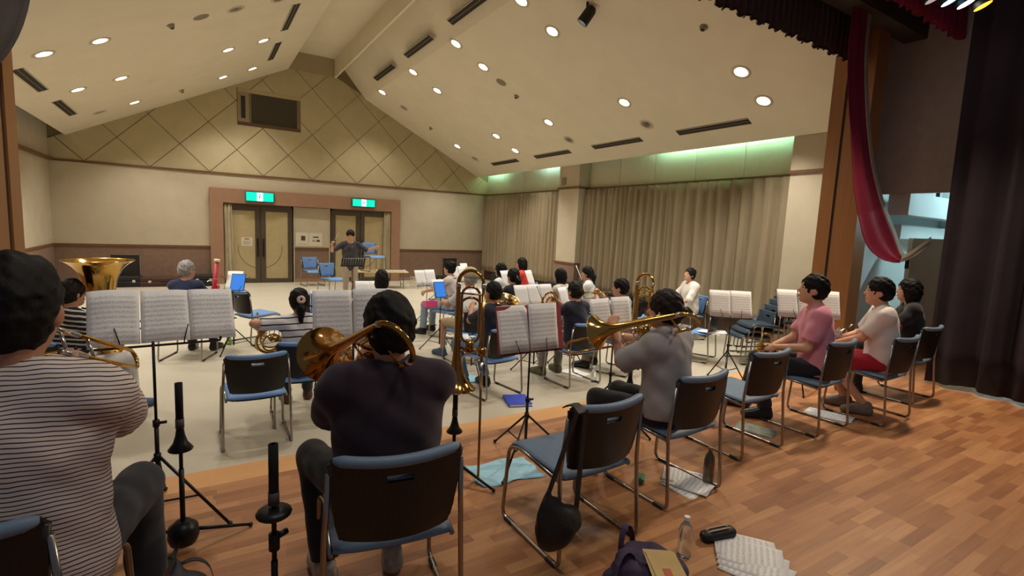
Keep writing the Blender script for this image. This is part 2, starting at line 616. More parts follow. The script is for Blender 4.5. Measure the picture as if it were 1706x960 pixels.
# door surround and double doors
sur = structure(MB().box(0.306, 0.62, Y_B - 0.14, Y_B + 0.03, 0, 2.655).build('trim_door_surround', M_surround))
MB().box(5.385, 5.68, Y_B - 0.14, Y_B + 0.03, 0, 2.655).build('jamb', M_surround, sur)
MB().box(0.62, 5.385, Y_B - 0.14, Y_B + 0.03, 2.262, 2.655).build('lintel', M_surround, sur)
M_handle = mat('door_handle', (34, 31, 28), 0.4, metal=0.4)
M_arcline = mat('door_inlay', (112, 92, 62), 0.6)
def door_pair(idx, x0, x1):
    d = empty('door_%d' % idx, ((x0 + x1) / 2, Y_B, 0))
    d['kind'] = 'structure'
    cx = (x0 + x1) / 2
    hw = (x1 - x0) / 2
    MB().box(-hw, -hw + 0.06, -0.02, 0.03, 0, 2.26).build('frame_jamb', M_bronze, d)
    MB().box(hw - 0.06, hw, -0.02, 0.03, 0, 2.26).build('frame_jamb', M_bronze, d)
    MB().box(-hw, hw, -0.02, 0.03, 2.19, 2.26).build('frame_head', M_bronze, d)
    for s in (-1, 1):
        a, b = (0.008, hw - 0.06)
        lo, hi = (a, b) if s > 0 else (-b, -a)
        leaf = MB().box(lo + 0.1, hi - 0.1, -0.012, 0.028, 0.1, 2.1).build('door_panel', M_doorpanel, d)
        MB().box(lo, lo + 0.13 if s > 0 else lo + 0.1, -0.028, 0.028, 0.005, 2.185).build('stile', M_bronze, leaf)
        MB().box(hi - (0.13 if s < 0 else 0.1), hi, -0.028, 0.028, 0.005, 2.185).build('stile', M_bronze, leaf)
        MB().box(lo, hi, -0.027, 0.028, 2.07, 2.185).build('head_rail', M_bronze, leaf)
        MB().box(lo, hi, -0.027, 0.028, 0.005, 0.13).build('bottom_rail', M_bronze, leaf)
        hx = s * 0.075
        MB().tube(fillet([(hx, -0.028, 0.78), (hx, -0.075, 0.78), (hx, -0.075, 1.28), (hx, -0.028, 1.28)], 0.02), 0.022, 8).build('door_handle', M_handle, leaf, smooth=True)
        a0, a1 = (-math.pi / 2 + 0.24, 0.15) if s > 0 else (-math.pi / 2 - 0.24, -math.pi - 0.15)
        MB().tube(arc((0, -0.013, 1.0), 0.57, a0, a1, 20, (1, 0, 0), (0, 0, 1)), 0.008, 5).build('inlay_arc', M_arcline, leaf, smooth=True)
    return d
door_pair(1, 0.66, 2.44)
door_pair(2, 3.49, 5.33)
structure(backbox('trim_post', 2.41, 2.47, 0, 2.26, 0.05, M_wall, None))
structure(backbox('trim_post', 3.46, 3.51, 0, 2.26, 0.05, M_wall, None))

# pleated cloth
def pleated(name, m, p0, p1, z0, z1, depth, period, seed=0, parent=None, hem=0.0, nz=10, sharp=False):
    """hanging cloth from p0 to p1 (x, y), folds across its run"""
    r = np.random.default_rng(seed)
    p0, p1 = np.array(p0, float), np.array(p1, float)
    L = np.linalg.norm(p1 - p0)
    t = (p1 - p0) / L
    nrm = np.array([-t[1], t[0]])
    n = max(12, int(L / period * 8))
    s = np.linspace(0, 1, n)
    nf = L / period
    ph = np.cumsum(np.concatenate([[0], 1 + 0.6 * r.standard_normal(n - 1).clip(-0.9, 0.9)]))
    ph = ph / ph[-1] * nf * 2 * math.pi
    amp = 0.75 + 0.5 * np.interp(s, np.linspace(0, 1, max(3, int(nf / 2))), r.random(max(3, int(nf / 2))))
    G, H = [], []
    for k in range(nz + 1):
        f = k / nz
        z = z1 + (z0 - z1) * f
        d = np.sin(ph + 0.25 * f * np.sin(s * 9 + seed)) * depth * amp * (0.55 + 0.45 * f) + 0.25 * depth * np.sin(2 * ph + seed)
        if sharp:
            d = (2 * np.abs(np.sin(ph / 2 + 0.12 * f * np.sin(s * 9 + seed))) - 1) * depth * amp * (0.6 + 0.4 * f) + 0.15 * depth * np.sin(2.7 * ph + seed)
        sw = s * L + 0.012 * np.sin(s * 31 + f * 4 + seed)
        zz = z + (hem * np.sin(ph * 0.5 + seed) if k == nz else 0.0)
        G.append([(p0[0] + t[0] * a + nrm[0] * b, p0[1] + t[1] * a + nrm[1] * b, (zz[i] if hasattr(zz, '__len__') else zz)) for i, (a, b) in enumerate(zip(sw, d))])
        H.append([(x + nrm[0] * 0.006, y_ + nrm[1] * 0.006, z_) for x, y_, z_ in G[-1]])
    return MB().sheet(G, H).build(name, m, parent, smooth=True)

M_doorcurt = mat('door_curtain_cloth', (186, 172, 140), 0.9, vary=0.06, vscale=5, bump=0.2, bscale=240)
for (x0, x1, lab) in ((0.64, 0.84, 'gathered beige curtain at the hinge side of the door with the paper notice'), (5.14, 5.36, 'gathered beige curtain at the door behind the folding table')):
    tag(pleated('door_curtain', M_doorcurt, (x0, Y_B - 0.09), (x1, Y_B - 0.09), 0.02, 2.24, 0.035, 0.075, seed=int(x0 * 10)), lab, 'curtain', 'curtains beside the double doors')

# right wall with window bays, column and coves
wr = structure(MB().box(X_R, X_R + 0.2, 4.85, Y_B + 0.2, 0, 4.3).build('wall_right', M_wall))
COLF = 8.60
for i, (y0, y1) in enumerate(((3.75, 5.0), (10.66, 11.52))):
    c = structure(MB().box(COLF, X_R + 0.05, y0, y1, 0, 3.72).build('wall_pier', M_wall))
    MB().box(COLF - 0.012, X_R, y0 - 0.012, y1 + 0.012, 0.02, RAIL).build('wainscot', M_wains, c)
    MB().box(COLF - 0.03, X_R, y0 - 0.03, y1 + 0.03, RAIL - 0.03, RAIL + 0.02).build('rail', M_trim, c)
    MB().box(COLF - 0.035, X_R, y0 - 0.035, y1 + 0.035, TRIMZ - 0.035, TRIMZ + 0.015).build('picture_rail', M_trim, c)
M_covepanel = mat('cove_panel', (196, 192, 160), 0.8, vary=0.03)
for (y0, y1) in ((5.0, 10.66), (11.52, Y_B)):
    n = int(round((y1 - y0) / 1.12))
    for i in range(n):
        a, b = y0 + (y1 - y0) * i / n, y0 + (y1 - y0) * (i + 1) / n
        MB().box(X_R - 0.025, X_R + 0.01, a + 0.006, b - 0.006, TRIMZ, 4.25).build('cove_panel', M_covepanel, wr)
    structure(MB().box(X_R - 0.12, X_R, y0, y1, TRIMZ - 0.06, TRIMZ).build('trim_curtain_rail', M_trim))
    structure(MB().box(X_R - 0.03, X_R, y0, y1, 0.0, 0.8).build('baseboard_right', mat('dark_wainscot', (84, 62, 48), 0.7, vary=0.1)))
    structure(MB().box(EAVE_R[0] + 0.02, X_R + 0.2, y0, y1, 4.22, 4.3).build('ceiling_cove', M_ceil))
M_curt = mat('window_curtain_cloth', (148, 132, 104), 0.92, vary=0.10, vscale=3, bump=0.25, bscale=220, stretch=(1, 1, 0.25))
tag(pleated('window_curtain', M_curt, (X_R - 0.16, 5.03), (X_R - 0.16, 7.75), 0.36, TRIMZ - 0.05, 0.085, 0.26, seed=3, nz=14, sharp=True), 'beige pleated curtain with broad soft folds beside the wood pillar', 'curtain', 'beige curtains along the window wall')
tag(pleated('window_curtain', M_curt, (X_R - 0.13, 7.7), (X_R - 0.13, 10.62), 0.36, TRIMZ - 0.05, 0.09, 0.19, seed=5, nz=14, sharp=True), 'beige pleated curtain with tight folds next to the square column', 'curtain', 'beige curtains along the window wall')
tag(pleated('window_curtain', M_curt, (X_R - 0.14, 11.56), (X_R - 0.14, 14.05), 0.36, TRIMZ - 0.05, 0.085, 0.18, seed=8, nz=12, sharp=True), 'beige pleated curtain just beyond the square column', 'curtain', 'beige curtains along the window wall')
tag(pleated('window_curtain', M_curt, (X_R - 0.16, 14.0), (X_R - 0.16, 16.2), 0.36, TRIMZ - 0.05, 0.08, 0.21, seed=9, nz=12, sharp=True), 'beige pleated curtain in the far corner of the hall', 'curtain', 'beige curtains along the window wall')

# left wall
wl = structure(MB().box(X_L - 0.2, X_L, 3.75, Y_B + 0.2, 0, 4.3).build('wall_left', M_wall))
MB().box(X_L, X_L + 0.012, 3.8, Y_B, 0.02, RAIL).build('wainscot', M_wains, wl)
MB().box(X_L, X_L + 0.03, 3.8, Y_B, RAIL - 0.03, RAIL + 0.02).build('rail', M_trim, wl)
MB().box(X_L, X_L + 0.09, 3.8, Y_B, TRIMZ - 0.04, TRIMZ + 0.03).build('picture_rail', M_trim, wl)
structure(MB().box(X_L - 0.2, EAVE_L[0] - 0.02, 3.75, Y_B, 4.22, 4.3).build('ceiling_cove', M_ceil))

# sloped ceilings with openings for the downlights
LX_R, LX_L = (4.635, 5.29, 7.07, 7.705), (1.29, 0.63, -1.165, -1.81)
LY = (5.04, 7.53, 10.03, 12.49, 14.96)
CS = math.cos(math.atan(SL_R))
def slope(name, x0, x1, cans):
    hx = 0.105 * CS
    xs = sorted({x0, x1} | {round(c[0] + s * hx, 4) for c in cans for s in (-1, 1)})
    ys = sorted({3.62, Y_B + 0.03} | {round(c[1] + s * 0.105, 4) for c in cans for s in (-1, 1)})
    G = [[(x, y_, ceil_z(x)) for y_ in ys] for x in xs]
    H = [[(x, y_, ceil_z(x) + 0.03) for y_ in ys] for x in xs]
    mask = [[not any(abs((xs[i] + xs[i + 1]) / 2 - c[0]) < hx and abs((ys[j] + ys[j + 1]) / 2 - c[1]) < 0.105 for c in cans) for j in range(len(ys) - 1)] for i in range(len(xs) - 1)]
    return structure(MB().sheet(G, H, mask).build(name, M_ceil))
cans_r = [(x, y_) for x in LX_R for y_ in LY]
cans_l = [(x, y_) for x in LX_L for y_ in LY]
slope('ceiling_slope', RID_R, EAVE_R[0], cans_r)
slope('ceiling_slope', EAVE_L[0], RID_L, cans_l)
rc = structure(MB().box(RID_L - 0.05, RID_R + 0.05, 3.62, Y_B + 0.05, 6.68, 6.74).build('ceiling_ridge', M_ceil))
MB().box(RID_L - 0.05, RID_L, 3.62, Y_B + 0.05, RID_Z - 0.0, 6.7).build('ridge_side', M_ceil, rc)
MB().box(RID_R, RID_R + 0.05, 3.62, Y_B + 0.05, RID_Z - 0.0, 6.7).build('ridge_side', M_ceil, rc)
MB().box(RID_L, RID_R, Y_B - 0.02, Y_B + 0.05, RID_Z + 0.02, 6.7).build('ridge_end', mat('ridge_end', (170, 153, 120), 0.9), rc)

# downlights
M_ring = mat('downlight_ring', (206, 194, 168), 0.5)
M_refl = mat('downlight_reflector', (225, 222, 215), 0.25, metal=0.6)
M_reflw = mat('downlight_bowl', (235, 232, 226), 0.4)
M_lampon = mat('lamp_lit', (255, 250, 240), 0.5, emit=(1, 0.95, 0.86), estr=26)
M_lampoff = mat('lamp_unlit', (96, 90, 80), 0.3)
def dl_mesh(name, mb, m, smooth=True):
    me = mb.mesh(name)
    me.materials.append(m)
    if smooth:
        me.shade_smooth()
    return me
ring_me = dl_mesh('trim_ring', MB().lathe([(0.1, -0.004), (0.102, 0.008), (0.150, 0.004), (0.152, -0.004)], 28), M_ring)
bowl_on = dl_mesh('reflector', MB().lathe([(0.101, 0.0), (0.092, -0.05), (0.075, -0.1), (0.045, -0.13), (0.0005, -0.135)], 24), M_reflw)
bowl_off = dl_mesh('reflector', MB().lathe([(0.101, 0.0), (0.092, -0.05), (0.075, -0.1), (0.045, -0.13), (0.0005, -0.135)], 24), M_refl)
def lampmesh(m):
    mb = MB()
    for k in range(3):
        a = k * 2.094
        mb.tube(fillet([(0.022 * math.cos(a), 0.022 * math.sin(a), -0.12), (0.022 * math.cos(a), 0.022 * math.sin(a), -0.03), (0.022 * math.cos(a + 1.4), 0.022 * math.sin(a + 1.4), -0.03), (0.022 * math.cos(a + 1.4), 0.022 * math.sin(a + 1.4), -0.12)], 0.012, 3), 0.013, 6)
    return dl_mesh('lamp', mb, m)
lamp_on, lamp_off = lampmesh(M_lampon), lampmesh(M_lampoff)
LIT_R = {(5.29, 7.53), (4.635, 10.03), (5.29, 10.03), (4.635, 12.49), (5.29, 12.49), (4.635, 14.96), (7.07, 5.04), (7.705, 5.04), (7.07, 7.53), (7.07, 10.03), (7.07, 12.49), (7.705, 12.49), (7.07, 14.96), (5.29, 5.04), (4.635, 5.04), (4.635, 7.53)}
LIT_L = {(-1.81, 10.03), (-1.81, 12.49), (0.63, 12.49), (0.63, 14.96), (-1.165, 10.03), (-1.165, 12.49), (1.29, 12.49), (1.29, 14.96), (-1.165, 14.96), (0.63, 7.53), (-1.81, 7.53), (0.63, 5.04), (-1.165, 7.53)}
ROWW = {5.04: 'nearest the stage', 7.53: 'second row from the stage', 10.03: 'middle row', 12.49: 'fourth row from the stage', 14.96: 'nearest the doors'}
COLW = {4.635: 'first from ridge, window side', 5.29: 'second from ridge, window side', 7.07: 'third from ridge, window side', 7.705: 'nearest the curtains',
        1.29: 'first from ridge, plain wall side', 0.63: 'second from ridge, plain wall side', -1.165: 'third from ridge, plain wall side', -1.81: 'nearest the plain wall'}
lightdata = bpy.data.lights.new('downlight_lamp', 'SPOT')
lightdata.energy = DOWNLIGHT_W
lightdata.color = DOWNLIGHT_COL
lightdata.spot_size = math.radians(108)
lightdata.spot_blend = 0.8
lightdata.shadow_soft_size = 0.07
for x, y_ in cans_r + cans_l:
    lit = (x, y_) in LIT_R or (x, y_) in LIT_L
    vis_pt = in_view((x, y_, ceil_z(x)))
    if not lit and not vis_pt:
        continue
    rt = empty('downlight', (x, y_, ceil_z(x)), 0, '%s round ceiling downlight, %s, %s' % ('lit' if lit else 'unlit', COLW[x], ROWW[y_]), 'downlight', 'recessed ceiling downlights')
    ang = math.atan(SL_R) if x > 3 else -math.atan(SL_L)
    rt.rotation_euler = (math.pi, ang, 0)
    for me in (ring_me, bowl_on if lit else bowl_off, lamp_on if lit else lamp_off):
        c = bpy.data.objects.new(me.name.split('.')[0], me)
        COL.objects.link(c)
        c.parent = rt
    if lit:
        lo = bpy.data.objects.new('lamp_light', lightdata)
        COL.objects.link(lo)
        lo.location = (x, y_, ceil_z(x) - 0.04)

# slot vents, sensors and loudspeaker grilles in the ceiling
M_slot = mat('vent_slot_dark', (48, 42, 36), 0.8)
def on_slope(name, x, y_, label, cat, group=None):
    ang = math.atan(SL_R) if x > 3 else -math.atan(SL_L)
    rt = empty(name, (x, y_, ceil_z(x)), 0, label, cat, group)
    rt.rotation_euler = (math.pi, ang, 0)
    return rt
VEN = [(8.07, 5.5, 7.04, 'nearest the stage beside the curtains'), (8.07, 8.0, 9.56, 'beside the curtains before the column'), (8.07, 10.44, 12.02, 'beside the column'), (8.07, 12.92, 14.45, 'beside the curtains in the far corner'),
       (4.272, 8.03, 9.55, 'on the window side of the ridge nearest the stage'), (4.272, 10.5, 12.02, 'on the window side of the ridge in the middle'), (4.272, 12.94, 14.44, 'on the window side of the ridge nearest the doors'),
       (-2.19, 10.43, 11.95, 'over the plain wall nearer the stage'), (-2.19, 12.9, 14.45, 'over the plain wall nearer the doors'), (1.652, 10.54, 12.11, 'on the plain wall side of the ridge nearer the stage'), (1.652, 13.02, 14.54, 'on the plain wall side of the ridge nearer the doors')]
for x, y0, y1, wd in VEN:
    rt = on_slope('slot_vent', x, (y0 + y1) / 2, 'long dark slot air vent %s' % wd, 'vent', 'ceiling slot vents')
    h = (y1 - y0) / 2
    MB().box(-0.085, 0.085, -h, h, -0.002, 0.004).build('backing', M_slot, rt)
    for s in (-0.08, -0.005, 0.07):
        MB().box(s, s + 0.012, -h, h, 0.0, 0.012).build('slat', M_ring if abs(s + 0.005) > 0.01 else mat('vent_bar', (120, 108, 90), 0.5), rt)
M_sens = mat('sensor_plastic', (150, 140, 120), 0.5)
for i, (x, y_, r_, wd) in enumerate(((5.747, 10.03, 0.115, 'flat round loudspeaker grille in the ceiling on the window side'), (0.133, 10.02, 0.12, 'flat round loudspeaker grille in the ceiling on the plain wall side'))):
    rt = on_slope('ceiling_speaker', x, y_, wd, 'speaker', 'ceiling speakers')
    MB().lathe([(0.0005, 0.006), (r_ * 0.9, 0.006), (r_, 0.003), (r_, -0.002)], 24).build('grille', mat('speaker_grille', (140, 130, 108), 0.8), rt, smooth=True)
    MB().lathe([(r_, -0.002), (r_ + 0.004, 0.006), (r_ + 0.012, 0.004), (r_ + 0.013, -0.002)], 24).build('rim', M_ring, rt, smooth=True)
for i, (x, y_, wd) in enumerate(((6.176, 10.05, 'in the middle of the window side slope'), (6.177, 5.07, 'near the stage on the window side slope'), (6.18, 15.0, 'near the doors on the window side slope'), (-0.283, 10.05, 'on the plain wall side slope'), (-0.25, 15.08, 'on the plain wall side slope near the doors'))):
    rt = on_slope('smoke_detector', x, y_, 'small round smoke detector %s' % wd, 'smoke detector', 'ceiling smoke detectors')
    MB().lathe([(0.06, -0.002), (0.06, 0.012), (0.045, 0.02), (0.038, 0.05), (0.0005, 0.055)], 18).build('housing', M_sens, rt, smooth=True)
    MB().lathe([(0.03, 0.0545), (0.018, 0.066), (0.0005, 0.068)], 14).build('sensor_cap', M_darkgrille, rt, smooth=True)

# spotlight on the slope near the stage
rt = empty('spotlight', (5.148, 6.433, ceil_z(5.148)), 0, 'black hanging spotlight with a lit lens near the top edge of the ceiling', 'spotlight')
MB().cyl((0, 0, 0.02), (0, 0, -0.12), 0.02, 10).build('stem', M_black, rt, smooth=True)
Ms = Matrix.Translation((0, 0, -0.2)) @ Matrix.Rotation(math.radians(205), 4, 'X') @ Matrix.Rotation(math.radians(-25), 4, 'Y')
MB().lathe([(0.0005, -0.16), (0.06, -0.15), (0.085, -0.1), (0.09, 0.12), (0.08, 0.12), (0.075, 0.06)], 20, Ms).build('housing', M_black, rt, auto=40)
MB().lathe([(0.0005, 0.07), (0.076, 0.062)], 20, Ms).build('lens', mat('spot_lens', (255, 250, 240), 0.4, emit=(1, 0.96, 0.9), estr=8), rt)

# cove tubes (real fluorescent tubes lying above the ceiling edge)
M_tubeg = mat('cove_tube_glow', (220, 255, 240), 0.5, emit=(0.46, 1.0, 0.86), estr=COVE_EMIT)
M_tubeb = mat('cove_tube_blue', (220, 245, 255), 0.5, emit=(0.48, 0.88, 1.0), estr=COVE_EMIT * 0.9)
for i, (y0, y1, m_, wd) in enumerate(((5.1, 6.9, M_tubeg, 'nearest the wood pillar'), (7.0, 8.2, M_tubeg, 'over the middle of the long curtain'), (11.65, 12.9, M_tubeb, 'just beyond the square column'), (15.0, 16.1, M_tubeg, 'in the far corner'))):
    rt = empty('cove_light', (EAVE_R[0] + 0.13, (y0 + y1) / 2, 3.93), 0, 'greenish fluorescent cove light %s' % wd, 'light', 'cove lights above the curtains')
    h = (y1 - y0) / 2
    MB().cyl((0, -h, 0), (0, h, 0), 0.02, 10).build('tube', m_, rt, smooth=True)
    MB().box(-0.03, 0.03, -h, h, -0.06, -0.025).build('batten', M_white, rt)
    MB().box(-0.025, 0.025, -h - 0.03, -h, -0.03, 0.025).build('socket', M_white, rt)
    MB().box(-0.025, 0.025, h, h + 0.03, -0.03, 0.025).build('socket', M_white, rt)

# wall equipment
def grille(x0, x1, z0, z1, label):
    g = empty('wall_grille', ((x0 + x1) / 2, Y_B, z0), 0, label, 'vent', 'wall grilles in the wainscot')
    hw, h = (x1 - x0) / 2, z1 - z0
    MB().box(-hw, hw, 0.0, 0.02, 0, h).build('backing', M_darkgrille, g)
    n = int(h / 0.045)
    for i in range(n):
        zc = 0.03 + (h - 0.06) * i / (n - 1)
        MB().box(-hw + 0.02, hw - 0.02, -0.012, 0.004, zc - 0.006, zc + 0.006).build('slat', mat('grille_slat', (66, 60, 54), 0.6), g)
    fm = mat('grille_frame', (140, 128, 108), 0.5)
    for b in ((-hw, -hw + 0.02, 0, h), (hw - 0.02, hw, 0, h), (-hw, hw, 0, 0.02), (-hw, hw, h - 0.02, h)):
        MB().box(b[0], b[1], -0.02, 0.01, b[2], b[3]).build('frame_bar', fm, g)
grille(-1.92, -1.28, 0.2, 0.8, 'dark square ventilation grille in the wainscot behind the tuba')
grille(7.28, 7.86, 0.15, 0.78, 'dark ventilation grille in the wainscot near the curtains')

def exit_sign(x0, x1, z0, z1, label):
    g = empty('exit_sign', ((x0 + x1) / 2, Y_B - 0.14, z0), 0, label, 'exit sign', 'green exit signs')
    hw, h = (x1 - x0) / 2, z1 - z0
    MB().box(-hw, hw, -0.07, 0.0, 0, h).build('housing', mat('exit_housing', (20, 92, 78), 0.5), g, bevel=0.008)
    MB().box(-hw + 0.02, hw - 0.02, -0.076, -0.069, 0.02, h - 0.02).build('face', mat('exit_face', (0, 190, 160), 0.4, emit=srgb((0, 206, 176)), estr=0.8), g)
    wm = mat('exit_white', (240, 255, 248), 0.4, emit=(0.85, 1.0, 0.95), estr=1.2)
    MB().box(-0.075, 0.075, -0.0795, -0.0755, 0.025, h - 0.025).build('doorway', wm, g)
    gm = mat('exit_figure', (0, 120, 96), 0.5)
    f = MB()
    yf = -0.081
    f.ball((0.0, yf, h * 0.73), (0.02, 0.002, 0.02), 10, 6)
    f.tube([(0.0, yf, h * 0.62), (-0.01, yf, h * 0.42)], 0.013, 6)
    f.tube([(-0.01, yf, h * 0.42), (0.028, yf, h * 0.3), (0.02, yf, h * 0.14)], 0.008, 6)
    f.tube([(-0.01, yf, h * 0.42), (-0.03, yf, h * 0.27), (-0.055, yf, h * 0.24)], 0.008, 6)
    f.tube([(0.0, yf, h * 0.6), (0.035, yf, h * 0.5), (0.05, yf, h * 0.56)], 0.007, 6)
    f.tube([(0.0, yf, h * 0.6), (-0.035, yf, h * 0.56), (-0.045, yf, h * 0.44)], 0.007, 6)
    f.build('running_figure', gm, g, smooth=True)
exit_sign(1.165, 1.90, 2.33, 2.61, 'lit green exit sign over the door with the paper notice')
exit_sign(4.10, 4.83, 2.36, 2.615, 'lit green exit sign above the conductor')

# notices
M_notice = mat('notice_paper', (214, 203, 178), 0.7)
M_print = mat('notice_print', (70, 66, 62), 0.7)
def notice(name, x0, x1, z0, z1, y_, label, marks):
    g = empty(name, ((x0 + x1) / 2, y_, z0), 0, label, 'notice')
    hw = (x1 - x0) / 2
    MB().box(-hw, hw, -0.004, 0, 0, z1 - z0).build('paper', M_notice, g)
    for (a, b, c, d) in marks:
        MB().box(a, b, -0.006, -0.003, c, d).build('print', M_print, g)
notice('door_notice', 1.06, 1.34, 1.07, 1.31, Y_B - 0.013, 'white paper notice taped to the door with the inlaid arc', [(-0.06, 0.06, 0.185, 0.21), (-0.1, 0.1, 0.13, 0.138), (-0.1, 0.08, 0.1, 0.108), (-0.1, 0.1, 0.07, 0.078), (-0.1, 0.05, 0.04, 0.048)])
notice('wall_notice', 2.50, 2.86, 1.1, 1.5, Y_B, 'white sheet with a dark square emblem on the wall between the doors', [(-0.03, 0.09, 0.16, 0.30), (-0.12, 0.12, 0.05, 0.056)])
notice('wall_notice', 2.88, 3.26, 1.1, 1.5, Y_B, 'white sheet with small printed lines on the wall between the doors', [(-0.08, 0.08, 0.25, 0.29), (-0.1, -0.02, 0.16, 0.18), (0.02, 0.12, 0.13, 0.19), (-0.1, 0.0, 0.13, 0.14)])
MB_ = MB().box(-0.09, 0.09, -0.02, 0.0, 0, 0.2).build('wall_speaker', mat('beige_plastic', (140, 122, 88), 0.6), None, loc=(COLF - 0.012, 11.3, 3.15), rot=(0, 0, -math.pi / 2), bevel=0.006)
tag(MB_, 'small beige speaker box high on the square column', 'speaker')
MB().box(-0.07, 0.07, -0.026, -0.018, 0.02, 0.18).build('grille', mat('speaker_grille', (140, 130, 108), 0.8), MB_)
# ------------------------------------------------------------------ proscenium and stage side
pr = structure(MB().box(7.2, 7.5, 3.57, 3.74, 0.0, 6.0).build('wall_proscenium_pillar', M_pillar))
MB().box(7.212, 7.5, 3.535, 3.57, SLZ, 6.0).build('groove', mat('groove_dark', (42, 24, 14), 0.7), pr)
MB().box(7.2, 7.5, 3.25, 3.535, SLZ, 6.0).build('jamb', M_pillar, pr)
structure(MB().box(7.5, 9.2, 3.6, 3.74, 0.0, 6.5).build('wall_proscenium', M_wall))
pl = structure(MB().box(-1.1, -0.80, 3.56, 3.74, 0.0, 6.0).build('wall_proscenium_pillar', M_pillar))
MB().box(-1.1, -0.81, 3.44, 3.56, SLZ, 6.0).build('groove', mat('groove_dark', (42, 24, 14), 0.7), pl)
MB().box(-1.1, -0.79, 3.15, 3.44, SLZ, 6.0).build('jamb', M_pillar, pl)
structure(MB().box(-4.2, -1.1, 3.6, 3.74, 0.0, 6.5).build('wall_proscenium', M_wall))
structure(MB().box(-4.2, 9.2, 3.6, 3.74, 6.0, 7.2).build('wall_proscenium_head', M_wall))

# dark valance with a scalloped ruffled hem
def valance(name, m, x0, x1, y_, z0, z1, depth, period, scallop, seed, trim=None):
    r = np.random.default_rng(seed)
    n = int((x1 - x0) / 0.018)
    xs = np.linspace(x0, x1, n)
    nz = 8
    G, H = [], []
    ph = xs / period * 2 * math.pi + 0.8 * np.sin(xs * 3.1 + seed)
    sc = np.abs(np.sin(xs / 0.30 * math.pi + 0.4 * np.sin(xs * 2.3)))
    for k in range(nz + 1):
        f = k / nz
        yy = y_ + depth * (0.3 + 0.7 * f) * np.sin(ph)
        bottom = z0 - scallop * sc - 0.012 * np.sin(ph * 1.7)
        zz = z1 + (bottom - z1) * f
        G.append(list(zip(xs, yy, zz)))
        H.append([(a, b + 0.006, c) for a, b, c in G[-1]])
    o = MB().sheet(G, H).build(name, m, None, smooth=True)
    if trim:
        e = MB().tube([(a, b + 0.003, c) for a, b, c in G[-1]], 0.009, 5)
        e.build('fringe', trim, o, smooth=True)
    return o
M_valance = mat('valance_velvet', (58, 36, 30), 0.85, vary=0.12, sheen=0.3)
tag(valance('valance', M_valance, -0.8, 7.2, 3.40, 4.17, 5.6, 0.025, 0.11, 0.045, 2, mat('valance_fringe', (44, 22, 20), 0.8)), 'dark brown pleated valance with a scalloped hem over the stage opening', 'valance')
M_crimson = mat('crimson_velvet', (118, 10, 44), 0.9, vary=0.1)
tag(valance('valance', M_crimson, 5.2, 8.0, 2.70, 4.46, 5.4, 0.05, 0.16, 0.03, 5), 'crimson pleated valance in front of the coloured stage lamps', 'valance')
# overhead beam behind the dark valance
structure(MB().box(-0.8, 8.0, 3.05, 3.3, 4.55, 5.3).build('trim_stage_beam', mat('stage_beam', (62, 52, 46), 0.7)))

# crimson drape pulled aside, its pale lining showing at the edge
def ribbon(left, right, n_u, fold, nf, seed, thick=0.008, off=0.0):
    """cloth between two 3D edge curves, folds across"""
    A = [Vector(p) for p in left]
    B = [Vector(p) for p in right]
    def resample(P, n):
        d = [0]
        for a, b in zip(P, P[1:]):
            d.append(d[-1] + (b - a).length)
        out = []
        for k in range(n):
            t = d[-1] * k / (n - 1)
            i = max(j for j in range(len(P)) if d[j] <= t + 1e-9)
            if i == len(P) - 1:
                out.append(P[-1].copy())
            else:
                f = (t - d[i]) / (d[i + 1] - d[i])
                # catmull
                p0, p1, p2, p3 = P[max(i - 1, 0)], P[i], P[i + 1], P[min(i + 2, len(P) - 1)]
                out.append(0.5 * ((2 * p1) + (p2 - p0) * f + (2 * p0 - 5 * p1 + 4 * p2 - p3) * f * f + (3 * p1 - p0 - 3 * p2 + p3) * f ** 3))
        return out
    n = 40
    A, B = resample(A, n), resample(B, n)
    G, H = [], []
    for k in range(n):
        w_ = B[k] - A[k]
        t = (A[min(k + 1, n - 1)] - A[max(k - 1, 0)]).normalized()
        nr = w_.normalized().cross(t).normalized() if w_.length > 1e-5 else Vector((0, 1, 0))
        rowG, rowH = [], []
        for j in range(n_u + 1):
            u = j / n_u
            d = fold * math.sin(u * nf * 2 * math.pi + seed + 0.5 * math.sin(k * 0.2)) * min(1.0, w_.length / 0.2) + off
            p = A[k] + w_ * u + nr * d
            rowG.append(tuple(p))
            rowH.append(tuple(p + nr * thick))
        G.append(rowG)
        H.append(rowH)
    return MB().sheet(G, H)
lf = [(6.33, 3.15, 4.9), (6.35, 3.15, 3.97), (6.62, 3.13, 2.98), (6.72, 3.08, 2.46), (6.95, 3.0, 1.92), (7.12, 2.86, 1.73), (7.28, 2.75, 1.70)]
rt_ = [(6.62, 3.15, 5.0), (6.67, 3.15, 4.03), (6.93, 3.1, 3.04), (7.18, 3.02, 2.45), (7.33, 2.9, 2.05), (7.36, 2.82, 1.83), (7.34, 2.75, 1.745)]
dr = empty('stage_drape', (7.0, 3.0, SLZ), 0, 'crimson velvet drape sagging in a loop in front of the wood pillar', 'drape')
o = ribbon([(a - 7.0, b - 3.0, c - SLZ) for a, b, c in lf], [(a - 7.0, b - 3.0, c - SLZ) for a, b, c in rt_], 24, 0.012, 1.6, 0.4).build('velvet', M_crimson, dr, smooth=True)
M_lining = mat('drape_lining', (150, 140, 122), 0.85, vary=0.08)
edge = [(a + 0.02, b - 0.01, c) for a, b, c in rt_]
edge2 = [(a + 0.11, b + 0.0, c + 0.03) for a, b, c in rt_]
ribbon([(a - 7.0, b - 3.0, c - SLZ) for a, b, c in edge], [(a - 7.0, b - 3.0, c - SLZ) for a, b, c in edge2], 6, 0.004, 1.0, 0).build('lining_edge', M_lining, dr, smooth=True)
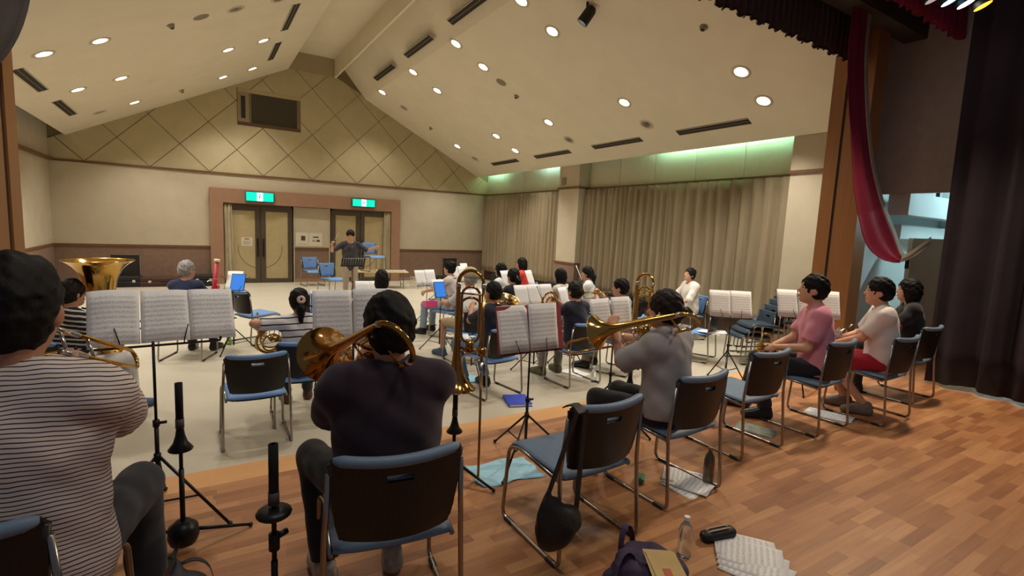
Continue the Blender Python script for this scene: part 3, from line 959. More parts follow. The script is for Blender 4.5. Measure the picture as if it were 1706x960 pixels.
ribbon([(7.28 - 7, 2.75 - 3, 1.70 - SLZ), (7.42 - 7, 2.68 - 3, 1.76 - SLZ), (7.6 - 7, 2.58 - 3, 1.92 - SLZ)], [(7.31 - 7, 2.75 - 3, 1.77 - SLZ), (7.44 - 7, 2.68 - 3, 1.87 - SLZ), (7.6 - 7, 2.58 - 3, 2.03 - SLZ)], 8, 0.012, 1.2, 0).build('lining_tail', M_lining, dr, smooth=True)

# grey drape at the opposite side of the opening, only its sagging edge in view
M_greyd = mat('grey_drape_cloth', (120, 112, 104), 0.85, vary=0.1)
tag(ribbon([(-1.15, 3.2, 4.2), (-1.1, 3.2, 3.2), (-1.05, 3.2, 2.5)], [(-0.50, 3.3, 4.2), (-0.625, 3.3, 2.88), (-0.80, 3.3, 2.46)], 20, 0.03, 2.5, 0.2).build('stage_drape', M_greyd, None, smooth=True), 'grey drape edge hanging beside the plain wood pillar', 'drape')

# wing wall above the side stage passage and the lit passage behind it
M_wing = mat('wing_wall', (176, 164, 152), 0.85, vary=0.06)
structure(MB().box(8.0, 8.12, 0.2, 3.5, 2.6, 6.5).build('wall_wing', M_wing))
M_pass = mat('passage_paint', (205, 214, 214), 0.8)
structure(MB().box(10.5, 10.6, -1.0, 3.6, 0.3, 3.6).build('wall_passage_end', M_pass))
structure(MB().box(8.0, 10.6, 3.5, 3.6, 0.3, 3.6).build('wall_passage_side', M_pass))
structure(MB().box(8.12, 10.6, -1.0, 3.6, 3.1, 3.2).build('ceiling_passage', M_pass))
structure(MB().box(8.12, 10.5, 3.05, 3.3, 2.32, 2.62).build('trim_passage_beam', M_pass))
structure(MB().box(8.5, 10.5, 3.25, 3.5, 2.0, 2.2).build('trim_passage_ledge', M_pass))
for (x, y_, lab) in ((8.55, 3.17, 'small dark lamp fixture on the passage beam next to the drape'), (9.2, 3.12, 'small dark lamp fixture on the passage beam next to the black curtain')):
    f = empty('passage_fixture', (x, y_, 2.62), 0.5, lab, 'light fixture')
    MB().box(-0.09, 0.09, -0.05, 0.05, 0.08, 0.24).build('housing', mat('fixture_brown', (60, 52, 40), 0.6), f, bevel=0.01)
    MB().box(-0.02, 0.02, -0.02, 0.02, 0.0, 0.085).build('bracket', M_black, f)
    MB().box(0.09, 0.1, -0.045, 0.045, 0.085, 0.235).build('lens', mat('fixture_lens', (190, 180, 140), 0.5), f)
d3 = empty('door_3', (8.75, 3.0, SLZ), 0)
d3['kind'] = 'structure'
M_d3 = mat('passage_door', (160, 152, 136), 0.6, vary=0.04)
MB().box(0.0, 0.05, -0.85, 0.18, 0.0, 1.72).build('leaf', M_d3, d3)
MB().box(-0.02, 0.04, 0.18, 0.23, 0.0, 1.72).build('door_edge', mat('door_edge_cream', (224, 214, 186), 0.5), d3)
MB().box(-0.05, -0.02, 0.185, 0.225, 1.28, 1.45).build('hinge', M_black, d3)
# lit passage: its fluorescent fitting
ft = empty('passage_light', (9.6, 2.0, 3.08), 0, 'cool white fluorescent fitting on the passage ceiling behind the wing', 'light')
MB().box(-0.1, 0.1, -0.6, 0.6, -0.05, 0.02).build('housing', M_white, ft)
MB().cyl((0, -0.55, -0.075), (0, 0.55, -0.075), 0.02, 10).build('tube', mat('passage_tube', (240, 255, 255), 0.5, emit=(0.62, 0.93, 1.0), estr=150), ft, smooth=True)

# black wing curtain, hem lifted a few centimetres off the floor
M_wingc = mat('black_wing_cloth', (38, 27, 36), 0.92, vary=0.2, vscale=3)
tag(pleated('wing_curtain', M_wingc, (7.30, 2.36), (7.26, 1.35), SLZ + 0.045, 5.2, 0.07, 0.33, seed=4, hem=0.015, nz=12), 'black floor length wing curtain with its hem just off the boards, nearer the lit passage', 'curtain', 'black wing curtains')
tag(pleated('wing_curtain', M_wingc, (7.22, 1.42), (6.75, 0.0), SLZ + 0.02, 5.2, 0.08, 0.36, seed=6, hem=0.015, nz=12), 'black floor length wing curtain at the outer edge of the stage', 'curtain', 'black wing curtains')

# border light batten with coloured lamps
bt = empty('border_light', (6.45, 2.27, 4.34), -0.386, 'overhead batten of stage lamps with orange, white and blue lenses', 'stage light')
MB().box(-1.2, 0.5, -0.07, 0.07, 0.16, 0.26).build('batten', M_black, bt)
lens = [(-0.31, 'grey', (110, 96, 92), (0.5, 0.4, 0.38), 0.6), (-0.12, 'blue', (120, 190, 230), (0.35, 0.75, 1.0), 3.0), (0.07, 'white', (255, 255, 255), (1.0, 0.97, 0.92), 9.0), (0.27, 'orange', (255, 150, 30), (1.0, 0.33, 0.02), 4.0)]
for x, nm, c, e, s in lens:
    Mh = Matrix.Translation((x, 0, 0.06)) @ Matrix.Rotation(math.radians(160), 4, 'X') @ Matrix.Rotation(math.radians(18), 4, 'Y')
    h = MB().lathe([(0.0005, -0.1), (0.05, -0.09), (0.075, -0.03), (0.082, 0.1), (0.076, 0.1)], 18, Mh).build('lamp_housing', M_black, bt, auto=40)
    MB().lathe([(0.0005, 0.098), (0.077, 0.094)], 18, Mh).build('lens', mat('lens_' + nm, c, 0.3, emit=e, estr=s), h)
sl = bpy.data.lights.new('border_lamp', 'SPOT')
sl.energy = 290
sl.color = (1.0, 0.80, 0.58)
sl.spot_size = math.radians(115)
sl.spot_blend = 0.7
sl.shadow_soft_size = 0.12
so = bpy.data.objects.new('border_lamp', sl)
COL.objects.link(so)
so.location = (6.45, 2.27, 4.2)
so.rotation_euler = (math.radians(-8), math.radians(24), 0)
# unseen second batten, added to fill the stage with light from above the frame
fill_batten = empty('border_light', (1.3, 0.9, 4.72), 0, 'added batten of fill lamps, unseen above the middle of the stage', 'stage light')
MB().box(-1.6, 1.6, -0.07, 0.07, 0.1, 0.2).build('batten', M_black, fill_batten)
for k in range(5):
    Mh = Matrix.Translation((-1.2 + 0.6 * k, 0, 0.05)) @ Matrix.Rotation(math.radians(172), 4, 'X')
    h = MB().lathe([(0.0005, -0.1), (0.05, -0.09), (0.075, -0.03), (0.082, 0.1), (0.076, 0.1)], 18, Mh).build('lamp_housing', M_black, fill_batten, auto=40)
    MB().lathe([(0.0005, 0.098), (0.077, 0.094)], 18, Mh).build('lens', MATS['lens_white'], h)
fill_spot = bpy.data.lights.new('border_lamp', 'SPOT')  # soft fill spots of the added batten
fill_spot.energy = 48
fill_spot.color = (1.0, 0.88, 0.74)
fill_spot.spot_size = math.radians(140)
fill_spot.spot_blend = 0.8
fill_spot.shadow_soft_size = 0.25
for k in (-0.8, 0.8):
    fill_spot_ob = bpy.data.objects.new('border_lamp', fill_spot)
    COL.objects.link(fill_spot_ob)
    fill_spot_ob.location = (1.3 + k, 0.9, 4.6)
    fill_spot_ob.rotation_euler = (math.radians(12), 0, 0)
# ------------------------------------------------------------------ distance-field figures
def rotm(ax, ay=0, az=0):
    return np.array(Matrix.Rotation(az, 3, 'Z') @ Matrix.Rotation(ay, 3, 'Y') @ Matrix.Rotation(ax, 3, 'X'))

class Vol:
    """a distance field on a grid, filled primitive by primitive; mesh() is its zero surface"""
    def __init__(self, lo, hi, h):
        self.lo, self.h = np.array(lo, float), h
        self.n = np.ceil((np.array(hi) - self.lo) / h).astype(int) + 1
        self.ax = [self.lo[i] + h * np.arange(self.n[i]) for i in range(3)]
        self.g = np.full(self.n, 0.5, np.float32)

    def blank(self):
        o = Vol.__new__(Vol)
        o.lo, o.h, o.n, o.ax = self.lo, self.h, self.n, self.ax
        o.g = np.full(self.n, 0.5, np.float32)
        return o

    def sl(self, lo, hi):
        a = np.clip(np.floor((np.array(lo) - self.lo) / self.h).astype(int), 0, self.n)
        b = np.clip(np.ceil((np.array(hi) - self.lo) / self.h).astype(int) + 1, 0, self.n)
        s = tuple(slice(i, j) for i, j in zip(a, b))
        return s, (self.ax[0][s[0]][:, None, None], self.ax[1][s[1]][None, :, None], self.ax[2][s[2]][None, None, :])

    def put(self, s, d, k):
        g = self.g[s]
        if k > 0:
            hh = np.clip(0.5 + 0.5 * (g - d) / k, 0, 1)
            self.g[s] = g * (1 - hh) + d * hh - k * hh * (1 - hh)
        else:
            self.g[s] = np.minimum(g, d)

    def cone(self, a, b, ra, rb, k=0.02, flat=1.0, fdir=None, cap=False, cap0=False, grow=0.0):
        a, b = np.array(a, float), np.array(b, float)
        ra, rb = ra + grow, rb + grow
        m = max(ra, rb) + k + 3 * self.h
        s, (X, Y, Z) = self.sl(np.minimum(a, b) - m, np.maximum(a, b) + m)
        ab = b - a
        L2 = ab @ ab + 1e-12
        px, py, pz = X - a[0], Y - a[1], Z - a[2]
        t = (px * ab[0] + py * ab[1] + pz * ab[2]) / L2
        tc = np.clip(t, 0, 1)
        dx, dy, dz = px - tc * ab[0], py - tc * ab[1], pz - tc * ab[2]
        if fdir is not None:
            f = np.array(fdir, float)
            f /= np.linalg.norm(f)
            q = dx * f[0] + dy * f[1] + dz * f[2]
            d2 = dx * dx + dy * dy + dz * dz + q * q * (1 / flat ** 2 - 1)
        else:
            d2 = dx * dx + dy * dy + dz * dz
        d = np.sqrt(d2) - (ra + (rb - ra) * tc)
        L = math.sqrt(L2)
        if cap:
            d = np.maximum(d, (t - 1) * L)
        if cap0:
            d = np.maximum(d, -t * L)
        self.put(s, d.astype(np.float32), k)
        return self

    def ell(self, c, r, k=0.02, R=None, grow=0.0):
        c, r = np.array(c, float), np.array(r, float) + grow
        m = r.max() + k + 3 * self.h
        s, (X, Y, Z) = self.sl(c - m, c + m)
        X, Y, Z = X - c[0], Y - c[1], Z - c[2]
        if R is not None:
            X, Y, Z = (R[0, 0] * X + R[1, 0] * Y + R[2, 0] * Z), (R[0, 1] * X + R[1, 1] * Y + R[2, 1] * Z), (R[0, 2] * X + R[1, 2] * Y + R[2, 2] * Z)
        k0 = np.sqrt((X / r[0]) ** 2 + (Y / r[1]) ** 2 + (Z / r[2]) ** 2)
        k1 = np.sqrt((X / r[0] ** 2) ** 2 + (Y / r[1] ** 2) ** 2 + (Z / r[2] ** 2) ** 2) + 1e-9
        d = np.where(k0 < 0.05, -r.min(), k0 * (k0 - 1) / k1)
        self.put(s, d.astype(np.float32), k)
        return self

    def full(self):
        return self.ax[0][:, None, None], self.ax[1][None, :, None], self.ax[2][None, None, :]

    def cut(self, n, off, k=0.0):
        """keep n.p <= off"""
        X, Y, Z = self.full()
        self.g = np.maximum(self.g, (X * n[0] + Y * n[1] + Z * n[2] - off).astype(np.float32))
        return self

    def carve(self, other):
        self.g = np.maximum(self.g, -other.g)
        return self

    def ripple(self, amp, f, seed=0):
        X, Y, Z = self.full()
        w = np.sin(f * (X * 1.0 + 0.6 * Z) + seed) * np.sin(f * (0.8 * Z - 0.7 * Y) + 1.7 * seed) + 0.6 * np.sin(1.9 * f * (Z * 0.9 + X * 0.5) + 2 * seed) * np.sin(1.6 * f * (Y + 0.3 * X) + seed)
        self.g = self.g + (amp * w).astype(np.float32)
        return self

    def mesh(self):
        g, h = self.g, self.h
        s = g < 0
        nx, ny, nz = g.shape
        c = sum(s[i:nx - 1 + i, j:ny - 1 + j, k:nz - 1 + k].astype(np.int8) for i in (0, 1) for j in (0, 1) for k in (0, 1))
        act = (c > 0) & (c < 8)
        idx = -np.ones(act.shape, np.int64)
        I = np.argwhere(act)
        if len(I) == 0:
            return np.zeros((0, 3)), np.zeros((0, 4), int)
        idx[act] = np.arange(len(I))
        acc = np.zeros((len(I), 3))
        cnt = np.zeros(len(I))
        for ax in range(3):
            for u in (0, 1):
                for v in (0, 1):
                    o = [0, 0, 0]
                    oth = [a for a in range(3) if a != ax]
                    o[oth[0]], o[oth[1]] = u, v
                    e = list(o)
                    e[ax] = 1
                    ga = g[I[:, 0] + o[0], I[:, 1] + o[1], I[:, 2] + o[2]]
                    gb = g[I[:, 0] + e[0], I[:, 1] + e[1], I[:, 2] + e[2]]
                    cr = (ga < 0) != (gb < 0)
                    t = np.where(cr, ga / np.where(cr, ga - gb, 1), 0)
                    p = np.tile(np.array(o, float), (len(I), 1))
                    p[:, ax] = t
                    acc += p * cr[:, None]
                    cnt += cr
        V = self.lo + (I + acc / np.maximum(cnt, 1)[:, None]) * h
        F = []
        for ax in range(3):
            oth = [a for a in range(3) if a != ax]
            sl0 = [slice(None)] * 3
            sl1 = [slice(None)] * 3
            sl0[ax], sl1[ax] = slice(0, -1), slice(1, None)
            a, b = s[tuple(sl0)], s[tuple(sl1)]
            E = np.argwhere(a != b)
            E = E[(E[:, oth[0]] > 0) & (E[:, oth[1]] > 0) & (E[:, oth[0]] < g.shape[oth[0]] - 1) & (E[:, oth[1]] < g.shape[oth[1]] - 1)]
            if len(E) == 0:
                continue
            ins = a[E[:, 0], E[:, 1], E[:, 2]]
            q = []
            for du, dv in ((1, 1), (0, 1), (0, 0), (1, 0)):
                P = E.copy()
                P[:, oth[0]] -= du
                P[:, oth[1]] -= dv
                q.append(idx[P[:, 0], P[:, 1], P[:, 2]])
            Q = np.stack(q, 1)
            flip = ins if ax != 1 else ~ins
            Q[~flip] = Q[~flip][:, ::-1]
            F.append(Q)
        return V, np.concatenate(F)

def np_obj(name, V, F, m, parent, smooth=True):
    me = bpy.data.meshes.new(name)
    V = np.asarray(V, np.float32)
    F = np.asarray(F, np.int32)
    me.vertices.add(len(V))
    me.vertices.foreach_set('co', V.ravel())
    me.loops.add(F.size)
    me.loops.foreach_set('vertex_index', F.ravel())
    me.polygons.add(len(F))
    me.polygons.foreach_set('loop_start', np.arange(0, F.size, 4, dtype=np.int32))
    me.polygons.foreach_set('loop_total', np.full(len(F), 4, np.int32))
    me.update(calc_edges=True)
    me.validate()
    if smooth:
        me.shade_smooth()
    me.materials.append(m)
    o = bpy.data.objects.new(name, me)
    COL.objects.link(o)
    o.parent = parent
    return o

def ik(S, W, l1, l2, pole):
    S, W = np.array(S, float), np.array(W, float)
    d = W - S
    L = np.linalg.norm(d)
    if L > (l1 + l2) * 0.995:
        W = S + d / L * (l1 + l2) * 0.995
        d = W - S
        L = np.linalg.norm(d)
    n = d / L
    a = (l1 * l1 - l2 * l2 + L * L) / (2 * L)
    hh = math.sqrt(max(l1 * l1 - a * a, 0))
    p = np.array(pole, float)
    p = p - n * (p @ n)
    p /= np.linalg.norm(p) + 1e-9
    return S + n * a + p * hh, W

def hand_mesh(wrist, dirv, palm, side, curl, h=0.0048, scale=1.0):
    """palm, four unequal bent fingers and a thumb off the side of the palm"""
    d = np.array(dirv, float); d /= np.linalg.norm(d)
    n = np.array(palm, float); n = n - d * (n @ d); n /= np.linalg.norm(n)
    x = np.cross(d, n) * side          # towards the thumb
    w = np.array(wrist, float)
    sc = scale
    v = Vol(w - 0.23 * sc, w + 0.23 * sc, h)
    P = lambda a, b, c: w + sc * (x * a + d * b + n * c)
    v.cone(P(0, -0.03, 0), P(0, 0.03, 0), 0.027 * sc, 0.029 * sc, 0.01, flat=0.72, fdir=n)
    v.cone(P(0.006, 0.03, 0), P(0.003, 0.075, 0.002), 0.037 * sc, 0.040 * sc, 0.012, flat=0.40, fdir=n)
    for i, (ox, ln) in enumerate(((0.030, 0.072), (0.010, 0.080), (-0.011, 0.074), (-0.030, 0.058))):
        a = P(ox, 0.088, 0.0)
        ang = curl * (0.55 + 0.06 * i)
        q, t = a, 0.0
        rr = 0.0092 * sc * (0.92 if i == 3 else 1)
        for j, fr in enumerate((0.42, 0.32, 0.26)):
            t += ang if j == 0 else ang * 1.05
            nx = q + sc * ln * fr * (d * math.cos(t) + n * math.sin(t))
            v.cone(q, nx, rr * (1 - 0.06 * j), rr * (0.94 - 0.06 * j), 0.004)
            q = nx
        v.cone(P(ox * 0.8, 0.055, 0), a, 0.010 * sc, rr, 0.008)
    q = P(0.026, 0.018, 0.006)
    for b in (P(0.052, 0.048, 0.014), P(0.062, 0.078, 0.022 + 0.014 * curl), P(0.060, 0.100, 0.032 + 0.022 * curl)):
        v.cone(q, b, 0.0118 * sc, 0.0098 * sc, 0.006)
        q = b
    return v.mesh()

M_SKIN = {'a': mat('skin_light', (214, 164, 134), 0.55, vary=0.06, vscale=14, spec=0.4), 'b': mat('skin_tan', (190, 136, 104), 0.55, vary=0.06, vscale=14, spec=0.4)}
M_HAIR = {'black': mat('hair_black', (17, 14, 13), 0.62, spec=0.22, vary=0.3, vscale=40, bump=0.25, bscale=120, stretch=(1, 1, 0.2)), 'brown': mat('hair_brown', (30, 19, 16), 0.6, spec=0.25, vary=0.3, vscale=40, bump=0.25, bscale=120, stretch=(1, 1, 0.2)),
          'grey': mat('hair_grey', (150, 146, 142), 0.5, vary=0.25, vscale=50, bump=0.5, bscale=120)}
M_EYE = mat('eye_dark', (22, 16, 14), 0.25)
M_LIP = mat('lip', (170, 92, 82), 0.5)

def cloth(name, col, vary=0.08, bump=0.25):
    return mat('cloth_' + name, col, 0.92, vary=vary, vscale=7, bump=bump, bscale=320, sheen=0.15)

def person(label, loc, rz, shirt, trousers, shoe_m, hair='black', style='short', skin='a', s=1.0, hs=1.04, lean=0.06, head_yaw=0.0, head_pitch=0.0, hands=None,
           poles=None, palms=None, hdirs=None, curl=0.9, sleeve=0.75, shorts=False, stand=False, h=0.010, feet=None, knees=None, extra=None, width=1.0, hem=None, hair_m=None, part_names=('shirt', 'trousers'), loose=0.012, group='wind band players', bare=False, twist=0.0):
    """one figure: origin on the floor under the seat, facing +y; the body is one mesh, hair and clothes are its parts"""
    root = empty('person', loc, rz, label, 'person', group)
    hz = 0.50 * s if not stand else 0.90 * s
    if not stand:
        hz = 0.515
    pel = np.array([0, -0.03, hz + 0.03])
    up = np.array([0, math.sin(lean), math.cos(lean)])
    W = width
    sp = lambda t: pel + up * t * s
    sho = sp(0.455)
    ct, st_ = math.cos(twist), math.sin(twist)
    lr = lambda sd, x, y_, z: sho + s * np.array([ct * x * sd - st_ * y_, st_ * x * sd + ct * y_, 0]) + up * z * s
    S = {-1: lr(-1, 0.165 * W, 0, -0.012), 1: lr(1, 0.165 * W, 0, -0.012)}
    neck0 = sp(0.45) + np.array([0, 0.0, 0])
    hc = sp(0.455) + s * np.array([0, 0.02, 0.0]) + 0.215 * s * np.array([0, math.sin(lean * 0.6 + 0.08), math.cos(lean * 0.6 + 0.08)])
    HR = rotm(head_pitch, 0, head_yaw)
    hp = lambda x, y_, z: hc + HR @ (np.array([x, y_, z]) * s * hs)
    # limbs
    if hands is None:
        hands = {-1: (-0.16, 0.36, hz + 0.14), 1: (0.16, 0.36, hz + 0.14)}
    poles = poles or {}
    palms = palms or {}
    hdirs = hdirs or {}
    E, Wr = {}, {}
    for sd in (-1, 1):
        E[sd], Wr[sd] = ik(S[sd], hands[sd], 0.285 * s, 0.25 * s, poles.get(sd, (sd * 0.75, -0.35, -0.75)))
    hip = {sd: np.array([sd * 0.088 * W, 0.0, hz]) for sd in (-1, 1)}
    if stand:
        K = {sd: np.array([sd * 0.095 * W, 0.02, 0.50 * s]) for sd in (-1, 1)}
        A = {sd: np.array([sd * 0.10 * W, -0.01, 0.09]) for sd in (-1, 1)}
    else:
        K = {sd: np.array([sd * 0.13 * W, 0.43 * s, hz + 0.0]) for sd in (-1, 1)}
        if knees:
            K = {sd: np.array(knees[sd], float) for sd in (-1, 1)}
        A = {sd: np.array([K[sd][0] + sd * 0.01, K[sd][1] + 0.02, 0.09]) for sd in (-1, 1)}
        if feet:
            A = {sd: np.array([feet[sd][0], feet[sd][1], 0.09]) for sd in (-1, 1)}
    allp = np.array([*S.values(), *E.values(), *Wr.values(), *K.values(), *A.values(), hc])
    lo, hi = allp.min(0) - 0.25, allp.max(0) + 0.25

    def torso(v, gr, k=0.05):
        v.ell(sp(0.02), (0.165 * W * s, 0.125 * s, 0.12 * s), k, grow=gr)
        v.ell(sp(0.17), (0.150 * W * s, 0.112 * s, 0.17 * s), k, grow=gr)
        v.ell(sp(0.33), (0.172 * W * s, 0.118 * s, 0.165 * s), k, grow=gr)
        v.cone(lr(-1, 0.135 * W, 0, -0.01), lr(1, 0.135 * W, 0, -0.01), 0.062 * s, 0.062 * s, k, grow=gr)
        for sd in (-1, 1):
            v.cone(lr(sd, 0.04, -0.01, 0.04), lr(sd, 0.15 * W, -0.005, -0.005), 0.048 * s, 0.050 * s, 0.04, grow=gr)
    # body (skin)
    v = Vol(lo, hi, h)
    torso(v, -0.004)
    v.cone(neck0, hp(0, -0.02, -0.05), 0.056 * s, 0.053 * s, 0.03)
    for sd in (-1, 1):
        v.cone(S[sd], E[sd], 0.050 * s * W ** 0.5, 0.040 * s, 0.03)
        v.cone(E[sd], Wr[sd], 0.041 * s, 0.027 * s, 0.015)
        v.cone(hip[sd], K[sd], 0.080 * s, 0.055 * s, 0.04)
        v.cone(K[sd], A[sd], 0.054 * s, 0.034 * s, 0.02)
    g = s * hs
    # skull, face, jaw, nose, ears
    v.ell(hp(0, -0.008, 0.025), (0.077 * g, 0.094 * g, 0.098 * g), 0.02, HR)
    v.ell(hp(0, 0.022, -0.04), (0.060 * g, 0.068 * g, 0.085 * g), 0.035, HR)
    v.ell(hp(0, 0.062, -0.098), (0.026 * g, 0.024 * g, 0.022 * g), 0.03, HR)
    v.cone(hp(0, 0.084, 0.005), hp(0, 0.104, -0.030), 0.008 * g, 0.013 * g, 0.012)
    v.cone(hp(-0.012, 0.088, -0.066), hp(0.012, 0.088, -0.066), 0.009 * g, 0.009 * g, 0.01)
    for sd in (-1, 1):
        v.ell(hp(sd * 0.077, -0.008, -0.015), (0.012 * g, 0.020 * g, 0.032 * g), 0.006, HR @ rotm(0, 0, sd * -0.35))
    V, F = v.mesh()
    # hands
    Vs, Fs, off = [V], [F], len(V)
    for sd in (-1, 1):
        hd = hdirs.get(sd)
        if hd is None:
            hd = Wr[sd] - E[sd]
        pm = palms.get(sd, (-sd * 0.8, 0.1, -0.6))
        hv, hf = hand_mesh(Wr[sd], hd, pm, -sd if True else sd, curl if not isinstance(curl, dict) else curl[sd], h=0.0042 if h < 0.0095 else 0.006, scale=s * 0.98)
        Vs.append(hv)
        Fs.append(hf + off)
        off += len(hv)
    np_obj('body', np.concatenate(Vs), np.concatenate(Fs), M_SKIN[skin], root)
    # shirt
    hemz = (hz - 0.045 if not stand else hz - 0.10) if hem is None else hem
    v = Vol(lo, hi, h)
    torso(v, loose)
    v.cone(sp(0.25), sp(-0.02) + np.array([0, 0.01, 0]), 0.15 * s * W, 0.168 * s * W, 0.04, flat=0.74, fdir=(0, 1, 0), grow=loose)
    for sd in (-1, 1):
        if sleeve <= 1.0:
            e = S[sd] + (E[sd] - S[sd]) * sleeve
            v.cone(S[sd], e, 0.054 * s * W ** 0.5, 0.056 * s, 0.035, cap=True, grow=loose)
        else:
            e = E[sd] + (Wr[sd] - E[sd]) * (sleeve - 1.0)
            v.cone(S[sd], E[sd], 0.054 * s * W ** 0.5, 0.048 * s, 0.035, grow=loose)
            v.cone(E[sd], e, 0.046 * s, 0.034 * s, 0.02, cap=True, grow=loose)
    v.ripple(0.0045, 26, seed=len(label))
    v.cut((0, 0, -1), -hemz)
    nk = v.blank()
    nk.cone(sp(0.475) + np.array([0, 0.012, 0]), hp(0, 0.0, 0.05), 0.066 * s, 0.10 * s, 0.0)
    v.carve(nk)
    V, F = v.mesh()
    np_obj(part_names[0], V, F, shirt, root)
    # trousers
    v = Vol(lo, hi, h)
    v.ell(pel, (0.172 * W * s, 0.135 * s, 0.115 * s), 0.04, grow=0.006)
    if stand:
        v.ell(pel + np.array([0, 0, 0.06]), (0.16 * W * s, 0.12 * s, 0.1 * s), 0.04, grow=0.004)
    for sd in (-1, 1):
        v.cone(hip[sd], K[sd], 0.088 * s, 0.066 * s, 0.04, grow=0.006, cap=False)
        if not shorts:
            e = A[sd] + (K[sd] - A[sd]) * 0.06
            v.cone(K[sd], e, 0.064 * s, 0.058 * s, 0.03, cap=True, grow=0.004)
    if shorts:
        for sd in (-1, 1):
            n_ = K[sd] - hip[sd]
            n_ = n_ / np.linalg.norm(n_)
            cutp = hip[sd] + (K[sd] - hip[sd]) * 0.86
        v.cut(tuple((K[1] + K[-1] - hip[1] - hip[-1]) / np.linalg.norm(K[1] + K[-1] - hip[1] - hip[-1])), float(((hip[1] + hip[-1]) / 2 + (K[1] + K[-1] - hip[1] - hip[-1]) / 2 * 0.9) @ ((K[1] + K[-1] - hip[1] - hip[-1]) / np.linalg.norm(K[1] + K[-1] - hip[1] - hip[-1]))))
    v.ripple(0.003, 30, seed=len(label) + 3)
    V, F = v.mesh()
    np_obj(part_names[1] if not shorts else 'shorts', V, F, trousers, root)
    # shoes
    for sd in (-1, 1):
        a = A[sd]
        fd = np.array([sd * 0.18, 1.0, 0.0])
        fd /= np.linalg.norm(fd)
        v = Vol(a + np.array([-0.17, -0.14, -0.1]), a + np.array([0.17, 0.27, 0.10]), max(0.006, h * 0.8))
        v.cone(a + np.array([0, -0.02, 0.0]), a + np.array([0, -0.01, -0.045]), 0.042, 0.046, 0.02)
        v.cone(a + np.array([0, -0.03, -0.05]), a + fd * 0.16 + np.array([0, 0, -0.055]), 0.042, 0.040, 0.03)
        v.cone(a + fd * 0.02, a + fd * 0.12 + np.array([0, 0, -0.04]), 0.040, 0.032, 0.03)
        v.cut((0, 0, -1), -(a[2] - 0.089))
        V, F = v.mesh()
        np_obj('shoe', V, F, shoe_m, root)
    # hair
    hm = hair_m or M_HAIR[hair]
    v = Vol(hc - 0.33 * s - np.array([0, 0, 0.32 if style in ('long', 'pony', 'bob') else 0]), hc + 0.24 * s, min(h, 0.008))
    v.ell(hp(0, -0.012, 0.03), (0.088 * g, 0.104 * g, 0.105 * g), 0.02, HR)
    v.ell(hp(0, -0.035, -0.01), (0.083 * g, 0.082 * g, 0.095 * g), 0.03, HR)
    if style == 'bowl':
        v.ell(hp(0, 0.004, 0.055), (0.092 * g, 0.106 * g, 0.082 * g), 0.02, HR)
    if style in ('bob', 'long'):
        v.ell(hp(0, -0.03, -0.055), (0.096 * g, 0.088 * g, 0.125 * g), 0.03, HR)
    if style == 'long':
        v.cone(hp(0, -0.07, -0.05), hc + s * np.array([0, -0.12, -0.36]), 0.085 * s, 0.06 * s, 0.04, flat=0.55, fdir=(0, 1, 0))
    fc = v.blank()
    fc.ell(hp(0, 0.115, -0.045 if style != 'bowl' else -0.05), (0.072 * g, 0.085 * g, 0.098 * g), 0.02, HR)
    fc.ell(hp(0, 0.10, -0.12), (0.085 * g, 0.095 * g, 0.085 * g), 0.02, HR)
    if style in ('short', 'buzz', 'bowl', 'thin'):
        for sd in (-1, 1):
            fc.ell(hp(sd * 0.095, 0.018, -0.045), (0.035 * g, 0.050 * g, 0.052 * g), 0.02, HR)
        fc.ell(hp(0, -0.02, -0.148 if style != 'thin' else -0.162), (0.12 * g, 0.14 * g, 0.078 * g), 0.02, HR)
    elif style in ('bun', 'pony', 'updo'):
        fc.ell(hp(0, -0.0, -0.15), (0.12 * g, 0.15 * g, 0.078 * g), 0.02, HR)
        for sd in (-1, 1):
            fc.ell(hp(sd * 0.10, 0.012, -0.055), (0.032 * g, 0.035 * g, 0.05 * g), 0.015, HR)
    v.carve(fc)
    if style == 'bun':
        v.ell(hp(0, -0.115, 0.0), (0.042 * g, 0.038 * g, 0.042 * g), 0.01)
    if style == 'updo':
        v.ell(hp(0, -0.09, 0.07), (0.05 * g, 0.045 * g, 0.05 * g), 0.02)
    if style == 'pony':
        v.cone(hp(0, -0.10, 0.01), hp(0, -0.125, -0.06), 0.022 * s, 0.04 * s, 0.02)
        v.cone(hp(0, -0.125, -0.06), hc + s * np.array([0, -0.13, -0.24]), 0.042 * s, 0.018 * s, 0.03)
    v.ripple(0.0045, 62, seed=3 + len(label) % 7)
    v.ripple(0.0028, 140, seed=1 + len(label) % 5)
    V, F = v.mesh()
    np_obj('hair', V, F, hm, root)
    # eyes, brows, mouth
    for sd in (-1, 1):
        p = hp(sd * 0.030, 0.0820, 0.004)
        MB().ball(p, (0.0100 * g, 0.0055 * g, 0.0048 * g), 10, 6, Matrix(HR.tolist()).to_3x3()).build('eye', M_EYE, root, smooth=True)
        MB().tube([hp(sd * 0.017, 0.0865, 0.022), hp(sd * 0.030, 0.0835, 0.026), hp(sd * 0.042, 0.0765, 0.022)], 0.0026 * g, 5).build('eyebrow', hm if style != 'thin' else M_HAIR['black'], root, smooth=True)
    MB().ball(hp(0, 0.0945, -0.067), (0.019 * g, 0.006 * g, 0.0055 * g), 10, 6, Matrix(HR.tolist()).to_3x3()).build('mouth', M_LIP, root, smooth=True)
    root_info = dict(root=root, hp=hp, hc=hc, S=S, E=E, W=Wr, K=K, A=A, sp=sp, s=s)
    return root_info
